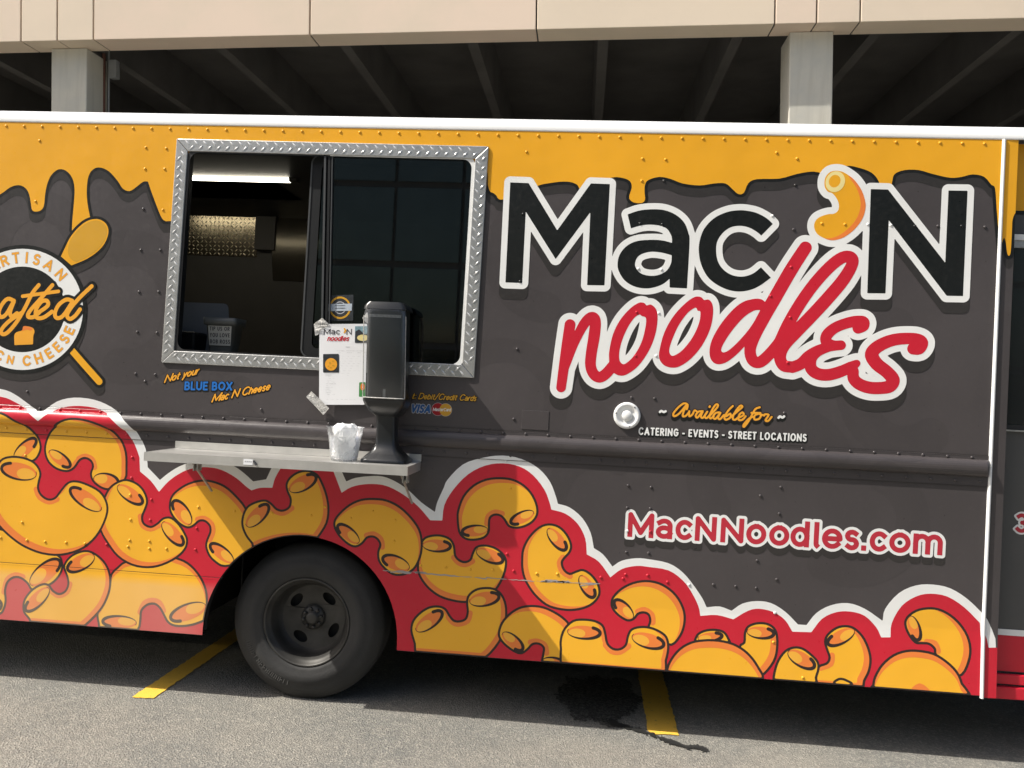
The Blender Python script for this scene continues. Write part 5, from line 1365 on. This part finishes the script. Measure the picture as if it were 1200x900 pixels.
mb = MB(); mb.loft([rrect(cxv(z), YD - d, YD + d, w, z, min(w, d) * .35) for z, w, d in ((ZS + 0.001, .108, .105), (ZS + 0.012, .108, .105), (ZS + 0.018, .102, .10), (ZS + 0.038, .082, .08), (ZS + 0.06, .060, .06), (ZS + 0.085, .049, .05), (ZS + 0.12, .045, .046), (zz(486), .045, .05))], 'black_plastic')
dbuild(mb, 'stand')
za_, zb2 = zz(470), zz(365)
mb = MB(); mb.loft([rrect(cxv(z), YD - d0, YD + .085, w, z, .022) for z, w, d0 in ((zz(488), .050, .05), (zz(482), .074, .075), (zz(475), .092, .090), (zz(470), .099, .098), (zz(467), .099, .098))], 'black_plastic')
dbuild(mb, 'lower_bowl')
mb = MB(); mb.loft([rrect(cxv(z), YD - d0, YD + .085, w, z, .022) for z, w, d0 in ((zz(467) + .002, .088, .070), (zz(364), .088, .070))], 'black_plastic')
dbuild(mb, 'napkin_box')
mb = MB()
rings = []
for k in range(7):
    t = k / 6; zt_ = zz(364.5) + t * (zz(356) - zz(364.5))
    w = .101 * math.sqrt(max(0.02, 1 - (t * 0.62) ** 2.2)) ; rings.append(rrect(cxv(zt_), YD - .095 + .01 * t, YD + .085, max(w, .03), zt_, .02))
mb.loft(rings, 'black_plastic'); dbuild(mb, 'top_cap')
mb = MB()
n = 14
def cov(z, w, off): return [(cxv(z) + w * math.sin(a), YD - .072 - off - .028 * math.cos(a * 0.92), z) for a in np.linspace(-1.45, 1.45, n)]
mb.loft([cov(z, w, o_) for z, w, o_ in ((zz(466), .098, .002), (zz(460), .099, .004), (zz(415), .100, .008), (zz(370), .099, .004), (zz(365), .096, .0))], 'clear_plastic', True, False, False)
dbuild(mb, 'front_cover')
mb = MB()
xx = cxv(zz(373)); mb.box((xx - .075, YD - .0735, zz(373.6)), (xx + .075, YD - .0715, zz(370.2)), 'tape')
xx = cxv(zz(462)); mb.box((xx - .006, YD - .0745, zz(466)), (xx + .006, YD - .0715, zz(456)), 'paper')
for sgn in (-1, 1):
    mb.tube([(cxv(z) + sgn * .0995, YD - .080, z) for z in (zz(466), zz(415), zz(372))], .0022, 'tape', 6)
for zv, ww_, oo_ in ((zz(466.5), .0985, .003),):
    mb.tube(cov(zv, ww_, oo_), .0026, 'tape', 6)
dbuild(mb, 'cover_strip')

cxp = a3(403, 540, -0.17)
cup = empty('plastic_cup', (cxp[0], -0.17, ZS)); tag(cup, 'clear plastic cup stuffed with crumpled film on the serving shelf', 'plastic cup')
ch = a3(403, 500, -0.17)[2] - ZS
mb = MB(); mb.lathe([(0.0, 0.002), (.060, .002), (.064, .02), (.076, ch * .72), (.077, ch * .74), (.080, ch * .76), (.082, ch * .97), (.088, ch * .985), (.088, ch)], 'cup_plastic', 40); mb.build('cup_wall', cup)
rs = np.random.RandomState(9)
mb = MB()
rings = []
for k in range(11):
    t = k / 10; r0 = (.046 + .020 * t) * (1 if t < .93 else .7)
    rings.append([(r0 * math.cos(a) * rs.uniform(.72, 1.0), r0 * math.sin(a) * rs.uniform(.72, 1.0), .008 + ch * (1.02 * t) + rs.uniform(-.008, .008)) for a in np.linspace(0, 6.283, 22, endpoint=False)])
mb.loft(rings, 'film_plastic', False); mb.build('crumpled_film', cup)
# menu sheet
YM = -0.022
menu = empty('menu_sheet', tuple(a3(402, 474, YM))); tag(menu, 'white printed menu sheet taped over the window frame beside the dispenser', 'menu')
mi = Matrix.Translation(-Vector(a3(402, 474, YM)))
def mp3(u, v): q = at(u, v, YM); return (q[0], q[2])
def mfill(mb, f, m, h, k): fill(mb, f, m, h, lambda x, z: (x, YM - 0.0006 * k + 0.006 * math.sin((x + 1.2) * 9), z))
def mpoly(l): return sd_poly(np.array([mp3(350 + a / 6, 340 + b / 6) for a, b in l]))
mb = MB(); mfill(mb, mpoly([(148, 240), (480, 236), (466, 806), (146, 806)]), 'paper', 0.006, 0); o = mb.build('sheet', menu); o.data.transform(mi)
mb = MB()
m3 = lambda t, x0, x1, yb, hh, sw, **k: text_line(t, (350 + x0 / 6, 340 + yb / 6), (350 + x1 / 6, 340 + yb / 6), hh / 6, sw / 6, mapper=mp3, **k)
mfill(mb, union([m3('Mac', 178, 290, 312, 40, 6), m3('N', 335, 372, 314, 42, 6)]), 'ink', 0.0012, 1)
mfill(mb, m3('noodles', 200, 350, 358, 36, 6, slant=.3, gap=.02, cap='round'), 'wrap_red', 0.0012, 1)
mfill(mb, sd_stroke(np.array([mp3(350 + a / 6, 340 + b / 6) for a, b in ((322, 272), (330, 285), (322, 298))]), .004), 'wrap_yellow', 0.0015, 1)
mfill(mb, mpoly([(396, 254), (482, 252), (480, 370), (394, 370)]), 'photo_sky', 0.004, 1); mfill(mb, mpoly([(398, 290), (425, 275), (460, 310), (480, 305), (480, 370), (394, 370)]), 'photo_dark', 0.004, 2)
def mell(x, y, a, b): return sd_poly(np.array([mp3(350 + (x + a * math.cos(t)) / 6, 340 + (y + b * math.sin(t)) / 6) for t in np.linspace(0, 6.283, 30, endpoint=False)]))
mfill(mb, inter(mell(450, 335, 40, 22), mpoly([(396, 254), (482, 252), (480, 370), (394, 370)])), 'wrap_cream', 0.003, 3)
mfill(mb, mpoly([(174, 450), (284, 448), (284, 580), (174, 580)]), 'photo_dark', 0.004, 1); mfill(mb, mell(230, 522, 42, 44), 'wrap_script', 0.003, 2); mfill(mb, union([mell(222, 512, 6, 9), mell(245, 530, 9, 5), mell(228, 545, 8, 4), mell(212, 535, 4, 6), mell(244, 500, 7, 4)]), 'wrap_gold', 0.002, 3)
mfill(mb, mpoly([(424, 648), (468, 646), (466, 750), (422, 750)]), 'photo_green', 0.004, 1); mfill(mb, mell(448, 680, 14, 26), 'wrap_orange', 0.003, 2)
rs = np.random.RandomState(4)
for (x0, x1, y, w) in [(330, 362, 400, 3.2), (265, 450, 427, 2.4), (280, 300, 440, 2), (335, 385, 440, 2), (410, 468, 440, 2)] + [(300, 300 + rs.uniform(70, 160), 465 + 17 * k, 1.3) for k in range(8)] + [(192, 192 + rs.uniform(30, 70), 596 + 12.5 * k, 1.7 if k % 5 else 2.8) for k in range(12)] + [(192, 400, 768, 1.6), (330, 350, 600, 1.5), (335, 350, 680, 1.5)]:
    nseg = max(2, int((x1 - x0) / 7)); pts = [(350 + (x0 + (x1 - x0) * i / nseg) / 6, 340 + y / 6) for i in range(nseg + 1)]
    ww = [w / 6 / 2 * rs.uniform(.35, 1.1) for _ in range(nseg + 1)]
    mfill(mb, sd_stroke(np.array([mp3(*p) for p in pts]), [q * PX for q in ww]), 'ink_pale', 0.0011, 1)
o = mb.build('printed_content', menu); o.data.transform(mi)
for l in ([(110, 240), (170, 195), (222, 245), (165, 275), (140, 315), (122, 322)], [(58, 750), (95, 710), (218, 830), (178, 878)], [(446, 195), (485, 150), (492, 225), (480, 236)]):
    mb = MB(); fill(mb, mpoly(l), 'tape', 0.004, lambda x, z: (x, YM - 0.004 + 0.006 * math.sin((x + 1.2) * 9) + 0.002 * math.sin(x * 160 + z * 90), z)); o = mb.build('tape_strip', menu); o.data.transform(mi)
# tip tub and grey panel inside the window
tb = a3(262, 413, 0.24)
tub = empty('tip_tub', (tb[0], 0.24, tb[2] - 0.002)); tag(tub, 'grey plastic tip tub with a handwritten sign inside the window', 'tub')
th_ = a3(262, 373, 0.24)[2] - tb[2]
mb = MB()
mb.loft([rrect(0, -w * .8, w * .8, w, z, .02) for z, w in ((0, .062), (th_ * .80, .080), (th_ * .81, .090), (th_, .092))], 'tub_plastic', True, False) if False else None
plain('tub_plastic', (0.10, 0.105, 0.10), 0.35)
mb.loft([rrect(0, -w * .8, w * .8, w, z, .02) for z, w in ((0, .062), (th_ * .78, .078), (th_ * .79, .090), (th_, .092), (th_, .085), (.01, .055))], 'tub_plastic', True, True); mb.build('tub_wall', tub)
mb = MB()
def tput(k): return lambda x, z: (x - tb[0], -.052 - .012 * (z - tb[2]) / th_ - .0006 * k - 0.004, z - tb[2])
def tm(u, v): q = at(u, v, 0.185); return (q[0], q[2])
fill(mb, sd_poly(np.array([tm(*p) for p in ((245, 381), (272.5, 382), (270.5, 405), (245.5, 404))])), 'tub_paper', 0.004, tput(1)) if 'tub_paper' in MATS else None
plain('tub_paper', (0.42, 0.41, 0.36), 0.8)
fill(mb, sd_poly(np.array([tm(*p) for p in ((245, 381), (272.5, 382), (270.5, 405), (245.5, 404))])), 'tub_paper', 0.004, tput(1))
for t_, v in (('TIP US OR', 387), ('YOU LOVE', 394.5), ('BOB ROSS', 402)):
    fill(mb, text_line(t_, (246.5, v), (270, v + .6), 4.8, 0.85, mapper=tm, gap=.2, cap='round'), 'ink', 0.0011, tput(2))
mb.build('handwritten_sign', tub)
pb = a3(236, 410, 0.36)
pan = empty('grey_panel', (pb[0], 0.36, s0[2] - 0.024)); tag(pan, 'grey rounded plastic panel leaning behind the tip tub', 'panel')
pq = np.array([(a3(u, v, .36)[0] - pb[0], a3(u, v, .36)[2] - (s0[2] - 0.024)) for u, v in ((196, 352.5), (262, 355), (270, 395), (196, 395))]); pq[2:, 1] = 0.03
mb = MB(); f = rquad(pq, 0.028)
fill(mb, f, 'grey_plastic', 0.005, lambda x, z: (x, 0.0 + z * .15, z)); fill(mb, f, 'grey_plastic', 0.005, lambda x, z: (x, 0.012 + z * .15, z)); mb.build('panel_board', pan)
mb = MB(); mb.box((-.14, -.12, 0.002), (.02, .10, .13), 'sash_black'); mb.build('panel_base', pan, bevel=.015)

# ------------------------------------------------------------------ parking garage behind the truck
M_REL = TOB @ R_T.T @ R_B @ TOB.T
def GB(u, v, D):
    d = TOB @ (R_B.T @ np.array([(u - 600) / FPX, (v - 450) / FPX, 1.0]))
    return d * (D / d[1])
OB = np.array([0.0, 9.3, -1.62])
gar = empty('parking_garage')
m4 = Matrix.Identity(4)
for i in range(3):
    for j in range(3): m4[i][j] = M_REL[i][j]
    m4[i][3] = (CAM + M_REL @ OB)[i]
gar.matrix_world = m4
tag(gar, 'beige parking garage with stone fascia panels above open dark bays', 'parking garage')
DF = 9.0
zf = (GB(0, 49.3, DF)[2] + GB(1200, 21, DF)[2]) / 2 - OB[2]
zf_b = zf
def gx(u, D=DF): return GB(u, 40, D)[0]
th = 0.33
js = [gx(u) for u in (24.5, 67, 109.5, 363, 628.5, 908, 957, 1008)]
bay = gx(945) - gx(85)
js = [js[0] - 2.4 * 3, js[0] - 2.4 * 2, js[0] - 2.4] + js + [js[-1] + 2.45, js[-1] + 4.9, js[-1] + 7.3]
for a, b in zip(js[:-1], js[1:]):
    mb = MB(); mb.box((a + 0.008, DF - OB[1], zf), (b - 0.008, DF + th - OB[1], zf + 1.35), 'fascia_stone'); mb.build('fascia_panel', gar, bevel=0.006)
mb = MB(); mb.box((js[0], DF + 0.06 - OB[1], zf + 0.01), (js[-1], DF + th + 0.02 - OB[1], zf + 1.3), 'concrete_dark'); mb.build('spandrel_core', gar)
DC = DF + 0.21
for xa, xb in ((GB(60, 90, DC)[0], GB(101.5, 90, DC)[0]), (GB(925, 90, DC)[0], GB(976, 90, DC)[0]), (GB(60, 90, DC)[0] - bay, GB(101.5, 90, DC)[0] - bay), (GB(925, 90, DC)[0] + bay, GB(976, 90, DC)[0] + bay)):
    mb = MB(); mb.box((xa, DC - OB[1], -1.2), (xb, DC + 0.42 - OB[1], zf - 0.004), 'concrete_column'); mb.build('column', gar, bevel=0.012)
zt_ = zf + 0.62
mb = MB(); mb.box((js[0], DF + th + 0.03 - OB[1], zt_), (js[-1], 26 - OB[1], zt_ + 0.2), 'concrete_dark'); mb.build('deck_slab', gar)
sp = (gx(860, 9.5) - gx(550, 9.5)) / 2
x0_ = gx(707, 9.5)
for k in range(-9, 9):
    x = x0_ + k * sp
    if js[0] < x < js[-1]:
        mb = MB(); y0, y1 = DF + th + 0.04 - OB[1], 25.9 - OB[1]
        mb.hexa([(x - .06, y0, zf + .06), (x + .06, y0, zf + .06), (x + .06, y1, zf + .06), (x - .06, y1, zf + .06), (x - .09, y0, zt_ - .002), (x + .09, y0, zt_ - .002), (x + .09, y1, zt_ - .002), (x - .09, y1, zt_ - .002)], 'concrete_dark')
        mb.build('ceiling_rib', gar)
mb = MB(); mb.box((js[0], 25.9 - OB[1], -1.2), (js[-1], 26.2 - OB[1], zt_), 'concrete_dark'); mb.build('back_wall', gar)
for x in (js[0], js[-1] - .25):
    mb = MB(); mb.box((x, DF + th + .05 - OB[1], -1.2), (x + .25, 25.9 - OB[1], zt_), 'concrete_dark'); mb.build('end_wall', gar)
px_ = GB(121.5, 90, DC + .35); mb = MB(); mb.tube([(px_[0], DC + .35 - OB[1], -1), (px_[0], DC + .35 - OB[1], zf + .1)], .022, 'rust_pipe'); mb.build('pipe', gar)
px_ = GB(127.5, 90, DC + .35); mb = MB(); mb.tube([(px_[0], DC + .35 - OB[1], -1), (px_[0], DC + .35 - OB[1], zf + .1)], .012, 'pipe_grey'); mb.build('pipe', gar)
p0_, p1_ = GB(129, 71, DC + .35), GB(138, 92, DC + .35); mb = MB(); mb.box((p0_[0], DC + .31 - OB[1], p1_[2] - OB[2]), (p1_[0], DC + .4 - OB[1], p0_[2] - OB[2]), 'pipe_grey'); mb.build('junction_box', gar, bevel=.01)

# ------------------------------------------------------------------ unseen building added behind the camera to give the panes a dark reflection
off = empty('unseen_office_building', (0, -27, 0)); tag(off, 'dark glass office block, unseen, added for the window panes to mirror', 'unseen office building')
mb = MB(); mb.box((-26, -8, 0), (26, -0.3, 15.6), 'office_wall'); mb.build('wall', off)
for i in range(20):
    for j in range(5):
        mb = MB(); mb.box((-25.9 + i * 2.6, -0.29, 0.25 + j * 3.05), (-25.9 + i * 2.6 + 2.47, -0.2, 0.25 + j * 3.05 + 2.8), 'office_glass'); mb.build('window_glazing', off)
